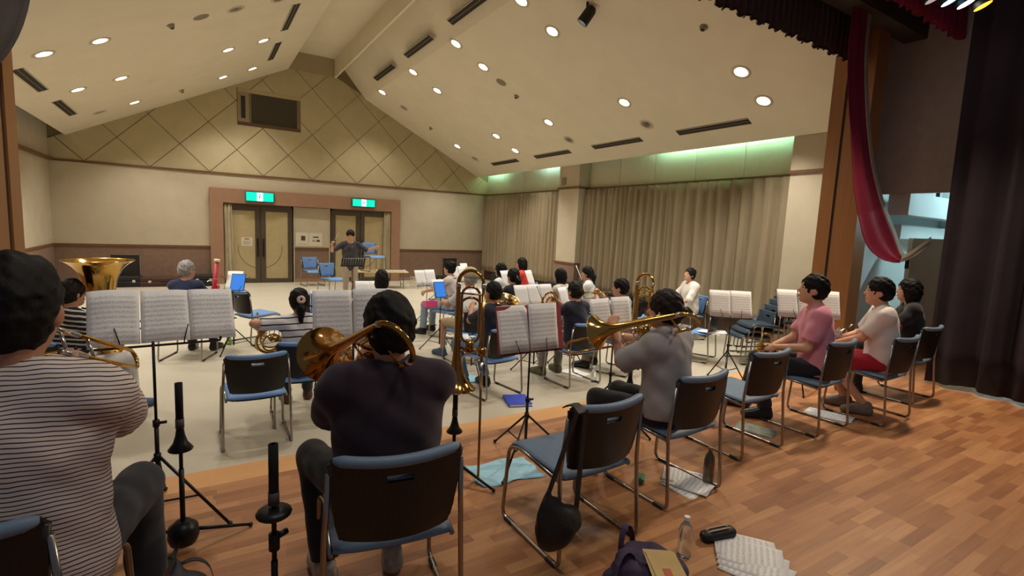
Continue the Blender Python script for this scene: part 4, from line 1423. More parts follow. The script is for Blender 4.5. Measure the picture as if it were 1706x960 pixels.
# ------------------------------------------------------------------ chairs
def perforated(name, col):
    if name in MATS:
        return MATS[name]
    m, nt, b = base_mat(name)
    tc = N(nt, 'ShaderNodeTexCoord')
    sp = N(nt, 'ShaderNodeSeparateXYZ')
    nt.links.new(tc.outputs['Object'], sp.inputs[0])
    fx = mathn(nt, 'SUBTRACT', mathn(nt, 'FRACT', mathn(nt, 'MULTIPLY_ADD', sp.outputs[0], 50.0, 20.5)), 0.5)
    fz = mathn(nt, 'SUBTRACT', mathn(nt, 'FRACT', mathn(nt, 'MULTIPLY', sp.outputs[2], 50.0)), 0.5)
    d = mathn(nt, 'ADD', mathn(nt, 'MULTIPLY', fx, fx), mathn(nt, 'MULTIPLY', fz, fz))
    k = mathn(nt, 'LESS_THAN', d, 0.05)
    nt.links.new(mixc(nt, k, srgb(col), srgb(tuple(c * 0.35 for c in col))), b.inputs['Base Color'])
    b.inputs['Roughness'].default_value = 0.42
    MATS[name] = m
    return m
M_shell = perforated('chair_shell_black', (21, 19, 19))
M_pad = mat('chair_pad_lit', (106, 146, 198), 0.55, vary=0.05, vscale=12, bump=0.1, bscale=300)  # hall copy of the blue pad, colour brightened for the strong light there
M_pad_shaded = mat('chair_pad_shaded', (108, 130, 152), 0.5, vary=0.05, vscale=12, bump=0.1, bscale=300)  # same blue pad for the stage, its dimmer light put into the colour
M_padD = mat('chair_pad_dark', (44, 60, 74), 0.5, vary=0.05, vscale=12)
M_rubber = mat('rubber_foot', (24, 24, 24), 0.6)

def chair_proto(pad):
    """sled-base conference chair: origin on the floor at its middle, faces +y"""
    root = empty('chair')
    for sd in (-1, 1):
        x = sd * 0.255
        path = [(sd * 0.235, -0.245, 0.74), (sd * 0.25, -0.225, 0.46), (x, -0.265, 0.011), (x, 0.262, 0.011), (sd * 0.245, 0.232, 0.415), (sd * 0.225, 0.16, 0.432), (sd * 0.225, -0.20, 0.405)]
        MB().tube(fillet(path, 0.05, 5), 0.0105, 8).build('side_frame', M_chrome, root, smooth=True)
        for yy in (-0.20, 0.19):
            MB().box(x - 0.013, x + 0.013, yy - 0.035, yy + 0.035, 0.0, 0.020).build('foot_glide', M_rubber, root, bevel=0.004)
    MB().tube([(-0.225, 0.12, 0.425), (0.225, 0.12, 0.425)], 0.010, 8).build('crossbar', M_chrome, root, smooth=True)
    MB().tube([(-0.225, -0.15, 0.41), (0.225, -0.15, 0.41)], 0.010, 8).build('crossbar', M_chrome, root, smooth=True)
    # seat pad: waterfall front edge, slightly dished
    nu, nv = 13, 15
    G, H = [], []
    for j in range(nv):
        v = j / (nv - 1)
        y_ = -0.215 + 0.475 * v
        z = 0.432 + 0.022 * v - 0.05 * max(0, v - 0.82) ** 2 / 0.0324
        rowG, rowH = [], []
        for i in range(nu):
            u = 2 * i / (nu - 1) - 1
            wd = 0.236 - 0.02 * (1 - v) - 0.02 * max(0, v - 0.9) * 5
            e = (1 - u ** 8) * (1 - (2 * v - 1) ** 10)
            dish = -0.012 * (1 - u * u)
            rowH.append((u * wd, y_, z + dish + 0.018 * e))
            rowG.append((u * wd, y_, z - 0.012 + dish - 0.012 * e))
        G.append(rowG)
        H.append(rowH)
    MB().sheet(H, G).build('seat', pad, root, smooth=True)
    G = [[(x, y_, z - 0.016) for x, y_, z in row] for row in G[1:-2]]
    H2 = [[(x, y_, z + 0.012) for x, y_, z in row] for row in G]
    MB().sheet(H2, G).build('seat_shell', M_shell, root, smooth=True)
    # backrest: curved shell with a hand slot, pad on the front rolling over the top edge
    us = sorted(set([-1 + 2 * i / 16 for i in range(17)] + [-0.2, 0.2]))
    vs = [0, 0.1, 0.22, 0.34, 0.46, 0.58, 0.68, 0.755, 0.845, 0.92, 0.97, 1.0]
    def bp(u, v, off):
        z = 0.475 + 0.305 * v
        wd = 0.205 + 0.026 * min(1, v * 1.6)
        if v < 0.12:
            wd -= 0.02 * (1 - v / 0.12)
        y_ = -0.215 - 0.035 * v - 0.05 * (1 - u * u)
        tilt = 0.12
        return (u * wd, y_ + off * math.cos(tilt) - (0.0), z + off * math.sin(tilt) + 0.012 * (u * u) * v)
    mask = [[not (abs((us[j] + us[j + 1]) / 2) < 0.2 and 0.755 < (vs[i] + vs[i + 1]) / 2 < 0.845) for j in range(len(us) - 1)] for i in range(len(vs) - 1)]
    G = [[bp(u, v, -0.012) for u in us] for v in vs]
    H = [[bp(u, v, 0.004) for u in us] for v in vs]
    back = MB().sheet(G, H, mask).build('backrest', M_shell, root, auto=35)
    G = [[bp(u * 0.97, min(1.03, v * 1.02), 0.003) for u in us] for v in vs]
    H = [[bp(u * 0.97, min(1.03, v * 1.02), 0.003 + 0.022 * (1 - u ** 8) ** 0.5 * (1 - (2 * v - 1) ** 12)) for u in us] for v in vs]
    MB().sheet(G, H, mask).build('back_pad', pad, back, auto=50)
    MB().tube([bp(u * 0.955, 1.0, 0.0) for u in us], [0.012] + [0.0215] * (len(us) - 2) + [0.012], 8).build('top_roll', pad, back, smooth=True)
    for sd in (-1, 1):
        MB().tube([bp(sd * 0.99, 0.02, 0.0), bp(sd * 0.99, 0.95, 0.0)], 0.014, 8).build('side_bead', M_shell, back, smooth=True)
    return root
PROTO = {k: chair_proto(m) for k, m in (('blue', M_pad), ('shadowed', M_pad_shaded), ('dark', M_padD))}
used = set()
def chair(kind, x, y_, z, deg, label, group):
    if kind not in used:
        used.add(kind)
        r = PROTO[kind]
        r.location = (x, y_, z)
        r.rotation_euler = (0, 0, math.radians(deg))
    else:
        r = copy_tree(PROTO[kind], (x, y_, z), math.radians(deg))
    tag(r, label, 'chair', group)
    return r

# ------------------------------------------------------------------ music stands and sheets
M_stand = mat('stand_black', (18, 18, 20), 0.4, metal=0.3)
M_music = music_mat('printed_music')
M_music2 = music_mat('printed_music_fine', paper=(246, 245, 242), staves=13, dark=0.5)
M_plainpage = mat('plain_page', (246, 245, 240), 0.8, vary=0.02)

def music_stand(x, y_, z, deg, desk_z, label, tilt=18, width=0.46, tripod=0.30, leg_rot=20, desk_off=0.0, mat_=None, foot_h=0.33, group='folding music stands', solid=False):
    """folding stand: tripod, two-stage tube, wire desk; desk leans back, its face towards -y"""
    m = mat_ or M_stand
    r = empty('music_stand', (x, y_, z), math.radians(deg), label, 'music stand', group)
    hz = desk_z - z
    MB().cyl((0, 0, 0.10), (0, 0, hz * 0.58), 0.0105, 10).build('lower_tube', m, r, smooth=True)
    MB().cyl((0, 0, hz * 0.55), (0, 0, hz + 0.02), 0.007, 10).build('upper_tube', m, r, smooth=True)
    k = MB()
    k.cyl((0, 0, hz * 0.555), (0, 0, hz * 0.59), 0.016, 10)
    k.build('clamp_collar', m, r, smooth=True)
    MB().cyl((0.012, 0, hz * 0.572), (0.045, 0, hz * 0.572), 0.008, 8).build('clamp_knob', m, r, smooth=True)
    MB().cyl((0, 0, foot_h - 0.02), (0, 0, foot_h + 0.02), 0.017, 10).build('hub', m, r, smooth=True)
    for i in range(3):
        a = math.radians(leg_rot + 120 * i)
        ca, sa = math.cos(a), math.sin(a)
        leg = MB().tube([(0.014 * ca, 0.014 * sa, foot_h), (tripod * ca, tripod * sa, 0.012)], 0.0075, 8).build('leg', m, r, smooth=True)
        MB().tube([(0.012 * ca, 0.012 * sa, 0.12), (tripod * 0.55 * ca, tripod * 0.55 * sa, foot_h * 0.45)], 0.005, 6).build('leg_stay', m, leg, smooth=True)
        MB().ball((tripod * ca, tripod * sa, 0.014), 0.013, 8, 6).build('rubber_tip', M_rubber, leg, smooth=True)
    T = Matrix.Translation((0, 0, hz)) @ Matrix.Rotation(math.radians(-tilt), 4, 'X')
    def P(a, b, c):
        return T @ Vector((a, b, c))
    hw = width / 2
    if not solid:
        d = MB().tube(fillet([P(-hw, -0.04, 0.0), P(-hw, 0.005, 0.0), P(hw, 0.005, 0.0), P(hw, -0.04, 0.0)], 0.01), 0.006, 6)
        d.build('desk_ledge', m, r, smooth=True)
        MB().tube([P(-hw, 0.006, 0.0), P(0, 0.008, 0.12), P(hw, 0.006, 0.0)], 0.0045, 6).build('desk_wire', m, r, smooth=True)
        MB().tube([P(0, 0.008, -0.02), P(0, 0.008, 0.25)], 0.006, 6).build('desk_spine', m, r, smooth=True)
        MB().tube([P(-hw * 0.95, 0.008, 0.23), P(0, 0.008, 0.12), P(hw * 0.95, 0.008, 0.23)], 0.0045, 6).build('desk_wire', m, r, smooth=True)
        for sd in (-1, 1):
            MB().tube([P(sd * hw * 0.45, -0.0, 0.0), P(sd * hw * 0.45, -0.05, 0.004), P(sd * hw * 0.52, -0.03, 0.09)], 0.003, 5).build('page_clip', m, r, smooth=True)
    return r, T

def page_mesh(w_, h_, bow=0.012, seed=0):
    r = np.random.default_rng(seed)
    nu, nv = 9, 5
    ph = r.random() * 6
    V, F, UV = [], [], []
    for j in range(nv):
        for i in range(nu):
            u, v = i / (nu - 1), j / (nv - 1)
            b = bow * math.sin(u * math.pi) * (0.5 + 0.5 * math.sin(ph + u * 2)) + 0.010 * v * v * math.sin(ph)
            V.append(((u - 0.5) * w_, -b, v * h_))
            UV.append((u, v))
    for j in range(nv - 1):
        for i in range(nu - 1):
            a = j * nu + i
            F.append((a, a + 1, a + nu + 1, a + nu))
    n = len(V)
    V2 = V + [(x, y_ + 0.0009, z) for x, y_, z in V]
    F2 = F + [tuple(n + q for q in f[::-1]) for f in F]
    edge = [i for i in range(nu)] + [j * nu + nu - 1 for j in range(1, nv)] + [(nv - 1) * nu + i for i in range(nu - 2, -1, -1)] + [j * nu for j in range(nv - 2, 0, -1)]
    for a, b in zip(edge, edge[1:] + edge[:1]):
        F2.append((b, a, a + n, b + n))
    me = bpy.data.meshes.new('page')
    me.from_pydata(V2, [], F2)
    uv = me.uv_layers.new(name='UVMap')
    UV2 = UV + UV
    for l in me.loops:
        uv.data[l.index].uv = UV2[l.vertex_index]
    me.shade_smooth()
    return me

def sheet_on(stand, label, n=2, pw=0.23, ph=0.305, m=None, xoff=0.0, extra=None, group='sheet music on stands', bow=0.012, mats=None, spread=0.0):
    """open music resting on a stand's ledge"""
    r, T = stand
    root = empty('sheet_music', (0, 0, 0), 0, label, 'sheet music', group)
    root.matrix_world = Matrix.Translation(r.location) @ Matrix.Rotation(r.rotation_euler.z, 4, 'Z') @ T
    for i in range(n):
        me = page_mesh(pw, ph * (1.0 + 0.012 * (i % 2)), bow, seed=i + len(label))
        me.materials.append((mats[i] if mats else None) or m or M_music)
        o = bpy.data.objects.new('page', me)
        COL.objects.link(o)
        o.parent = root
        o.location = (xoff + (i - (n - 1) / 2) * (pw + 0.002), -0.008 - 0.004 * (i % 2), 0.008)
        o.rotation_euler = (0, random.uniform(-0.012, 0.012), 0)
    return root

def floor_sheet(name, x, y_, z, deg, w_, h_, m, label, cat='paper', n=1, fan=10, group=None, step=(0.03, 0.02)):
    root = empty(name, (x, y_, z), math.radians(deg), label, cat, group)
    for i in range(n):
        me = page_mesh(w_, h_, 0.006, seed=i + int(abs(x) * 50))
        me.materials.append(m if not isinstance(m, list) else m[i % len(m)])
        o = bpy.data.objects.new('page', me)
        COL.objects.link(o)
        o.parent = root
        o.rotation_euler = (-math.pi / 2, 0, math.radians(fan * (i - (n - 1) / 2)))
        o.location = (step[0] * i, step[1] * i, 0.004 + 0.0035 * i)
    return root

# ------------------------------------------------------------------ brass
M_brass = mat('lacquered_brass', (206, 164, 86), 0.13, metal=1.0)
M_rose = mat('rose_brass', (176, 132, 70), 0.12, metal=1.0)
M_silver = mat('silver_plate', (214, 210, 204), 0.16, metal=1.0)

def bell_profile(y0, y1, r0, r1, n=22):
    """exponential flare along +y from y0 to y1"""
    out = []
    for i in range(n + 1):
        t = i / n
        out.append((r0 + (r1 - r0) * (0.10 * t + 0.12 * t ** 3 + 0.78 * t ** 9), y0 + (y1 - y0) * t))
    return out

def frame_from(d, upv):
    """matrix whose +y axis is d and whose +z is near upv"""
    d = Vector(d).normalized()
    u = Vector(upv)
    x = d.cross(u).normalized()
    z = x.cross(d)
    return Matrix((x, d, z)).transposed()

def trombone(loc, d, upv, label, ext=0.0, bow=-0.36, rim=0.26, slide=0.62, sep=0.125, valve=False, m=None, bell_r=0.108, group='trombones', bz=0.035, off=0.0):
    """mouthpiece at the origin, slide runs along +y, bell on the -x side"""
    m = m or M_brass
    root = empty('trombone', loc, 0, label, 'trombone', group)
    root.rotation_euler = frame_from(d, upv).to_euler()
    # mouthpiece
    Mm = Matrix.Rotation(math.radians(-90), 4, 'X')
    MB().lathe([(0.0005, 0.01), (0.009, 0.002), (0.0125, 0.0), (0.0135, 0.004), (0.011, 0.02), (0.006, 0.034), (0.0055, 0.075)], 14, Mm).build('mouthpiece', M_silver, root, smooth=True)
    L = slide + ext
    s_ = MB().tube([(0, 0.06, 0), (0, L - 0.04, 0)] + arc((0, L - 0.04, -0.042), 0.042, math.pi / 2, -math.pi / 2, 10, (0, 1, 0), (0, 0, 1))[1:] + [(0, 0.06, -0.084)], 0.0078, 10)
    sl_ = s_.build('slide', m, root, smooth=True)
    MB().cyl((0, 0.05, 0), (0, 0.22, 0), 0.0098, 10).build('slide_sleeve', M_silver, sl_, smooth=True)
    MB().cyl((0, 0.05, -0.084), (0, 0.22, -0.084), 0.0098, 10).build('slide_sleeve', M_silver, sl_, smooth=True)
    MB().cyl((0, 0.09, 0), (0, 0.09, -0.084), 0.006, 8).build('slide_brace', M_silver, sl_, smooth=True)
    MB().cyl((0, 0.17 + ext, 0), (0, 0.17 + ext, -0.084), 0.006, 8).build('slide_brace', M_silver, sl_, smooth=True)
    MB().ball((0, L + 0.005, -0.042), (0.009, 0.012, 0.009), 8, 6).build('end_bumper', M_rubber, sl_, smooth=True)
    # bell section: gooseneck back to the bow, over to the bell tube
    x1 = -sep - off
    ne = Vector((-off, bow + sep / 2, -0.06))
    ctr = Vector(((x1 - off) / 2, bow + sep / 2, (-0.06 + bz) / 2))
    dv = Vector((-off, 0, -0.06)) - Vector((x1, 0, bz))
    bw = arc(ctr, dv.length / 2, 0, -math.pi, 14, dv.normalized(), (0, 1, 0))
    MB().tube(fillet([(0, 0.10, -0.084), (0, 0.07, -0.084), (-off, 0.0, -0.078), ne], 0.03), 0.0098, 10).build('gooseneck', m, root, smooth=True)
    MB().tube(bw, [0.010 + 0.003 * i / 14 for i in range(15)], 10).build('tuning_slide', m, root, smooth=True)
    for q in (bw[0], bw[-1]):
        MB().cyl(Vector(q) + Vector((0, -0.008, 0)), Vector(q) + Vector((0, 0.02, 0)), 0.0145, 12).build('ferrule', M_silver, root, smooth=True)
    prof = bell_profile(bow + sep / 2, rim, 0.013, bell_r)
    Mb = Matrix.Translation((x1, 0, bz)) @ Matrix.Rotation(math.radians(-90), 4, 'X')
    inner = [(max(r - 0.0025, 0.004), y_) for r, y_ in prof[::-1]]
    MB().lathe(prof + [(bell_r + 0.003, rim + 0.002), (bell_r, rim + 0.005)] + inner, 30, Mb).build('bell', m, root, smooth=True)
    for yy in (bow + sep / 2 + 0.06, -0.02):
        MB().cyl((-off, yy, -0.07), (x1, yy, bz), 0.0055, 8).build('bell_brace', m, root, smooth=True)
    if valve:
        rr = sep * 0.36
        c = Vector(((x1 - off) / 2, 0, -0.01))
        a1 = arc((c.x, bow + 0.10 + rr, 0.025), rr, 0, -math.pi, 10, (1, 0, 0), (0, 1, 0))
        a2 = arc((c.x, -0.10, 0.025), rr, math.pi, 0, 10, (1, 0, 0), (0, 1, 0))
        MB().tube(a1 + a2, 0.0085, 8, closed=True).build('valve_loop', m, root, smooth=True)
        rr2 = sep * 0.44
        a1 = arc((c.x, bow + 0.17 + rr2, 0.05), rr2, 0.1, -math.pi - 0.1, 12, (1, 0, 0), (0, 1, 0))
        a2 = arc((c.x, -0.05, 0.05), rr2, math.pi, 0, 10, (1, 0, 0), (0, 1, 0))
        MB().tube(a1 + a2, 0.0085, 8, closed=True).build('valve_loop', m, root, smooth=True)
        MB().cyl((-off, -0.04, -0.074), (-off, 0.01, -0.074), 0.028, 14).build('rotary_valve', m, root, smooth=True)
        MB().cyl((c.x, -0.07, -0.02), (c.x, -0.01, -0.02), 0.026, 14).build('rotary_valve', m, root, smooth=True)
        MB().tube([(0.01, 0.0, -0.09), (-0.03, 0.03, -0.1), (-0.05, 0.06, -0.085)], 0.005, 6).build('trigger', M_silver, root, smooth=True)
    return root

def trumpet(loc, d, upv, label, m=None, group='trumpets'):
    """leadpipe along +y from the mouthpiece at the origin"""
    m = m or M_brass
    root = empty('trumpet', loc, 0, label, 'trumpet', group)
    root.rotation_euler = frame_from(d, upv).to_euler()
    Mm = Matrix.Rotation(math.radians(-90), 4, 'X')
    MB().lathe([(0.0005, 0.008), (0.008, 0.002), (0.0105, 0.0), (0.0112, 0.004), (0.009, 0.016), (0.005, 0.026), (0.0045, 0.06)], 14, Mm).build('mouthpiece', M_silver, root, smooth=True)
    MB().tube([(0, 0.05, 0), (0, 0.34, 0)] + arc((0, 0.34, -0.04), 0.04, math.pi / 2, -math.pi / 2, 10, (0, 1, 0), (0, 0, 1))[1:] + [(0, 0.22, -0.08)], 0.0062, 8).build('leadpipe', m, root, smooth=True)
    for i in range(3):
        yy = 0.165 + 0.026 * i
        v = MB().cyl((0.012, yy, -0.115), (0.012, yy, 0.03), 0.0125, 14).build('valve_casing', m, root, smooth=True)
        MB().cyl((0.012, yy, 0.03), (0.012, yy, 0.055), 0.004, 8).build('valve_stem', M_silver, v, smooth=True)
        MB().cyl((0.012, yy, 0.055), (0.012, yy, 0.06), 0.009, 10).build('finger_button', M_silver, v, smooth=True)
        MB().cyl((0.012, yy, -0.128), (0.012, yy, -0.115), 0.0135, 14).build('valve_cap', m, v, smooth=True)
    bowp = [(0.024, 0.155, -0.08), (0.024, 0.10, -0.08)] + arc((0.024, 0.10, -0.04), 0.04, -math.pi / 2, -3 * math.pi / 2, 10, (0, 1, 0), (0, 0, 1))[1:]
    MB().tube(bowp, 0.0065, 8).build('bell_bow', m, root, smooth=True)
    prof = bell_profile(0.10, 0.48, 0.0068, 0.0615)
    Mb = Matrix.Translation((0.024, 0, 0.0)) @ Matrix.Rotation(math.radians(-90), 4, 'X')
    MB().lathe(prof + [(0.063, 0.482), (0.0615, 0.484)] + [(max(r - 0.0016, 0.003), y_) for r, y_ in prof[::-1]], 26, Mb).build('bell', m, root, smooth=True)
    MB().tube(arc((0.03, 0.24, -0.075), 0.017, 0, 2 * math.pi, 12, (0, 1, 0), (0, 0, 1))[:-1], 0.0028, 6, closed=True).build('finger_ring', m, root, smooth=True)
    return root

def coil(c, rx, rz, turns, n, yshift, tilt=0.0):
    return [Vector((c[0] + rx * math.cos(2 * math.pi * turns * i / n), c[1] + yshift * i / n, c[2] + rz * math.sin(2 * math.pi * turns * i / n))) for i in range(n + 1)]

def tuba(loc, rz, label, H=0.95, bell_r=0.26, m=None, name='tuba', tiltx=0.0, tilty=0.0):
    """upright bell, oval bugle, valve block; origin at the bottom bow"""
    m = m or M_brass
    root = empty(name, loc, rz, label, name)
    root.rotation_euler = (tiltx, tilty, rz)
    k = H / 0.95
    prof = [(0.052 * k + (bell_r - 0.052 * k) * (0.40 * t + 0.12 * t ** 3 + 0.48 * t ** 12), 0.25 * k + (H - 0.25 * k) * t) for t in [i / 26 for i in range(27)]]
    Mb = Matrix.Translation((0.10 * k, 0, 0))
    MB().lathe(prof + [(bell_r + 0.006, H + 0.002), (bell_r + 0.002, H + 0.009)] + [(r - 0.004, z) for r, z in prof[::-1]], 40, Mb).build('bell', m, root, smooth=True)
    oval = []
    for i in range(17):
        a = math.pi * i / 16
        oval.append((0.10 * k * math.cos(a), 0.0, 0.25 * k - 0.17 * k * math.sin(a)))
    oval += [(-0.10 * k, 0, 0.45 * k), (-0.10 * k, 0.0, 0.60 * k)]
    MB().tube(oval, [0.055 * k - 0.012 * k * i / 18 for i in range(19)], 14).build('bottom_bow', m, root, smooth=True)
    MB().tube([Vector((-0.10 * k, 0, 0.60 * k))] + [Vector(p) for p in arc((-0.045 * k, -0.02, 0.60 * k), 0.055 * k, math.pi, 0, 10, (1, 0, 0), (0, 0, 1))][1:] + [Vector((0.01 * k, -0.05 * k, 0.3 * k))], 0.030 * k, 12).build('top_bow', m, root, smooth=True)
    for i in range(3):
        x = -0.06 * k + 0.045 * k * i
        v = MB().cyl((x, -0.10 * k, 0.22 * k), (x, -0.10 * k, 0.46 * k), 0.019 * k, 12).build('valve_casing', m, root, smooth=True)
        MB().cyl((x, -0.10 * k, 0.46 * k), (x, -0.10 * k, 0.50 * k), 0.006 * k, 8).build('valve_stem', M_silver, v, smooth=True)
        MB().tube(fillet([(x, -0.11 * k, 0.27 * k), (x, -0.17 * k, 0.27 * k), (x, -0.17 * k, 0.33 * k), (x, -0.11 * k, 0.33 * k)], 0.02), 0.009 * k, 8).build('valve_slide', m, root, smooth=True)
    MB().tube(fillet([(-0.01 * k, -0.06 * k, 0.36 * k), (-0.01 * k, -0.12 * k, 0.58 * k), (-0.02 * k, -0.20 * k, 0.64 * k)], 0.05), [0.010 * k] * 3 if False else 0.009 * k, 8).build('leadpipe', m, root, smooth=True)
    MB().cyl((-0.02 * k, -0.20 * k, 0.64 * k), (-0.025 * k, -0.26 * k, 0.655 * k), 0.007 * k, 12, r2=0.017 * k).build('mouthpiece', M_silver, root, smooth=True)
    return root

def french_horn(loc, rot, label, m=None):
    """round coil with the bell off to one side"""
    m = m or M_brass
    root = empty('french_horn', loc, 0, label, 'french horn', 'french horns')
    root.rotation_euler = rot
    MB().tube(coil((0, 0, 0), 0.135, 0.13, 1.0, 40, 0.0)[:-1], 0.0135, 10, closed=True).build('main_coil', m, root, smooth=True)
    MB().tube(coil((0.01, 0.028, 0.01), 0.105, 0.10, 1.0, 36, 0.0)[:-1], 0.0085, 8, closed=True).build('inner_coil', m, root, smooth=True)
    MB().tube(coil((-0.01, -0.026, -0.01), 0.075, 0.085, 1.0, 30, 0.0)[:-1], 0.0085, 8, closed=True).build('inner_coil', m, root, smooth=True)
    for i in range(3):
        v = MB().cyl((-0.02 + 0.045 * i, -0.03, 0.02), (-0.02 + 0.045 * i, 0.035, 0.02), 0.019, 14).build('rotary_valve', m, root, smooth=True)
        MB().tube([(-0.02 + 0.045 * i, 0.04, 0.02), (-0.03 + 0.045 * i, 0.045, 0.08)], 0.004, 6).build('valve_lever', M_silver, v, smooth=True)
    MB().tube([(-0.12, 0.0, 0.05), (-0.16, 0.0, 0.14), (-0.19, 0.0, 0.22)], [0.008, 0.006, 0.0045], 8).build('leadpipe', m, root, smooth=True)
    MB().cyl((-0.19, 0, 0.22), (-0.205, 0, 0.26), 0.005, 10, r2=0.011).build('mouthpiece', M_silver, root, smooth=True)
    prof = [(0.016 + (0.155 - 0.016) * (0.22 * t + 0.2 * t ** 3 + 0.58 * t ** 6), 0.34 * t) for t in [i / 20 for i in range(21)]]
    Mb = Matrix.Translation((0.125, 0.02, 0.0)) @ Matrix.Rotation(math.radians(205), 4, 'Y') @ Matrix.Rotation(math.radians(18), 4, 'X')
    MB().lathe(prof + [(0.158, 0.342), (0.155, 0.345)] + [(max(r - 0.002, 0.004), z) for r, z in prof[::-1]], 32, Mb).build('bell', m, root, smooth=True)
    return root
# ------------------------------------------------------------------ chairs in place
GS, GH = 'chairs on the stage', 'chairs on the hall floor'
chair('shadowed', 1.67, 2.00, SLZ, 0, 'empty slate blue chair on the stage with a black shoulder bag slung on it', GS)
chair('shadowed', 2.53, 2.12, SLZ, 2, 'slate blue chair under the trombonist in the baggy grey shirt', GS)
chair('shadowed', 3.55, 2.31, SLZ, 0, 'empty slate blue chair beside the seated player in pink', GS)
chair('shadowed', 4.52, 2.29, SLZ, 2, 'slate blue chair under the player in the pink shirt', GS)
chair('shadowed', 5.365, 2.15, SLZ, 0, 'slate blue chair under the player in red shorts', GS)
chair('shadowed', 6.36, 2.30, SLZ, 0, 'slate blue chair under the player in black by the wing curtain', GS)
chair('shadowed', 0.63, 1.91, SLZ, -8.7, 'large black backed chair under the trombonist in dark purple', GS)
chair('shadowed', -0.53, 1.98, SLZ, -12, 'black backed chair under the tall trombonist in a striped shirt', GS)
chair('blue', 0.39, 4.74, 0, 0, 'empty blue chair nearest the stage edge', GH)
chair('blue', 0.82, 5.06, 0, -3, 'blue chair under the horn player in the white striped top', GH)
chair('blue', 1.51, 8.27, 0, -6, 'empty black backed chair in front of the conductor', GH)
chair('blue', 0.74, 8.55, 0, -62, 'empty blue chair turned sideways beside the bassoonist', GH)
chair('blue', 2.90, 13.3, 0, 202, 'empty blue chair standing beside the conductor', GH)
chair('blue', 2.82, 15.45, 0, 190, 'blue chair against the wall between the doors', GH)
chair('blue', 4.30, 14.50, 0.50, 195, 'blue chair standing on the low table by the door', GH)
chair('blue', 2.86, 4.95, 0, 8, 'blue chair under the man in the navy shirt and jeans', GH)
chair('blue', 4.02, 4.91, 0, 3, 'blue chair under the horn player in the navy top', GH)
chair('blue', 6.62, 5.08, 0, 24, 'empty chair with white papers lying on its seat', GH)
chair('blue', -0.95, 5.72, 0, -50, 'chair under the tuba player', GH)
chair('blue', -0.13, 7.86, 0, -22, 'chair under the grey haired bassoonist', GH)
chair('blue', 2.06, 6.55, 0, -5, 'chair under the player in white before the conductor', GH)
chair('blue', 3.70, 7.94, 0, 38, 'chair under the woman in jeans with a neck strap', GH)
chair('blue', 3.24, 6.32, 0, 6, 'chair under the man in the beige cap', GH)
chair('blue', 4.10, 6.52, 0, 12, 'chair under the woman in black with a ponytail', GH)
chair('blue', 4.92, 5.04, 0, 25, 'chair under the boy in light blue', GH)
chair('blue', 4.51, 7.58, 0, 28, 'chair under the woman in white behind the ponytailed player', GH)
chair('blue', 5.73, 8.80, 0, 35, 'chair under the woman in the red top', GH)
chair('blue', 5.00, 6.52, 0, 22, 'chair under the player in the white shirt with a bob', GH)
chair('blue', 5.92, 6.92, 0, 42, 'chair under the woman in the white blouse', GH)
chair('blue', 7.84, 6.26, 0, 70, 'chair under the woman in white near the long curtain', GH)
for i, (x, y_, z, dg, lb) in enumerate(((7.30, 4.62, 0.0, 62, 'bottom dark padded chair of the stack nearer the music stand'), (7.33, 4.56, 0.09, 62, 'middle dark padded chair of the stack nearer the music stand'), (7.36, 4.50, 0.18, 62, 'top dark padded chair of the stack nearer the music stand'),
                                        (7.85, 4.75, 0.0, 80, 'bottom dark padded chair of the stack by the wall'), (7.88, 4.70, 0.09, 80, 'middle dark padded chair of the stack by the wall'), (7.92, 4.64, 0.18, 80, 'top dark padded chair of the stack by the wall'))):
    chair('dark', x, y_, z, dg, lb, 'stacked dark chairs')

# ------------------------------------------------------------------ people
navy, white_c, cream = cloth('navy', (26, 28, 48)), cloth('white', (226, 224, 222)), cloth('cream', (214, 204, 184))
blackc, jeans, greyp = cloth('black', (20, 19, 22)), cloth('denim', (140, 162, 180)), cloth('grey_trouser', (128, 120, 116))
sh_black, sh_grey, sh_brown = mat('shoe_black', (18, 17, 18), 0.35), mat('shoe_grey', (120, 106, 96), 0.7, vary=0.2, vscale=30), mat('shoe_brown', (96, 62, 46), 0.55)
sh_white = mat('shoe_white', (200, 204, 210), 0.6, vary=0.2, vscale=30)

def to_local(loc, rz, w):
    v = Matrix.Rotation(-rz, 3, 'Z') @ (Vector(w) - Vector(loc))
    return tuple(v)

def seated(label, x, y_, z, deg, **kw):
    """hands given in world coordinates with hw"""
    rz = math.radians(deg)
    loc = (x, y_, z)
    hw = kw.pop('hw', None)
    if hw:
        kw['hands'] = {k: to_local(loc, rz, v) for k, v in hw.items()}
    args = [kw.pop('shirt'), kw.pop('trousers'), kw.pop('shoe', sh_black)]
    inf = person(label, loc, rz, *args, **kw)
    inf['mw'] = Matrix.Translation(loc) @ Matrix.Rotation(rz, 4, 'Z')
    return inf

def wmouth(inf, dy=0.118):
    return inf['mw'] @ Vector(inf['hp'](0, dy, -0.066))

def along(o, d, t):
    return Vector(o) + Vector(d).normalized() * t

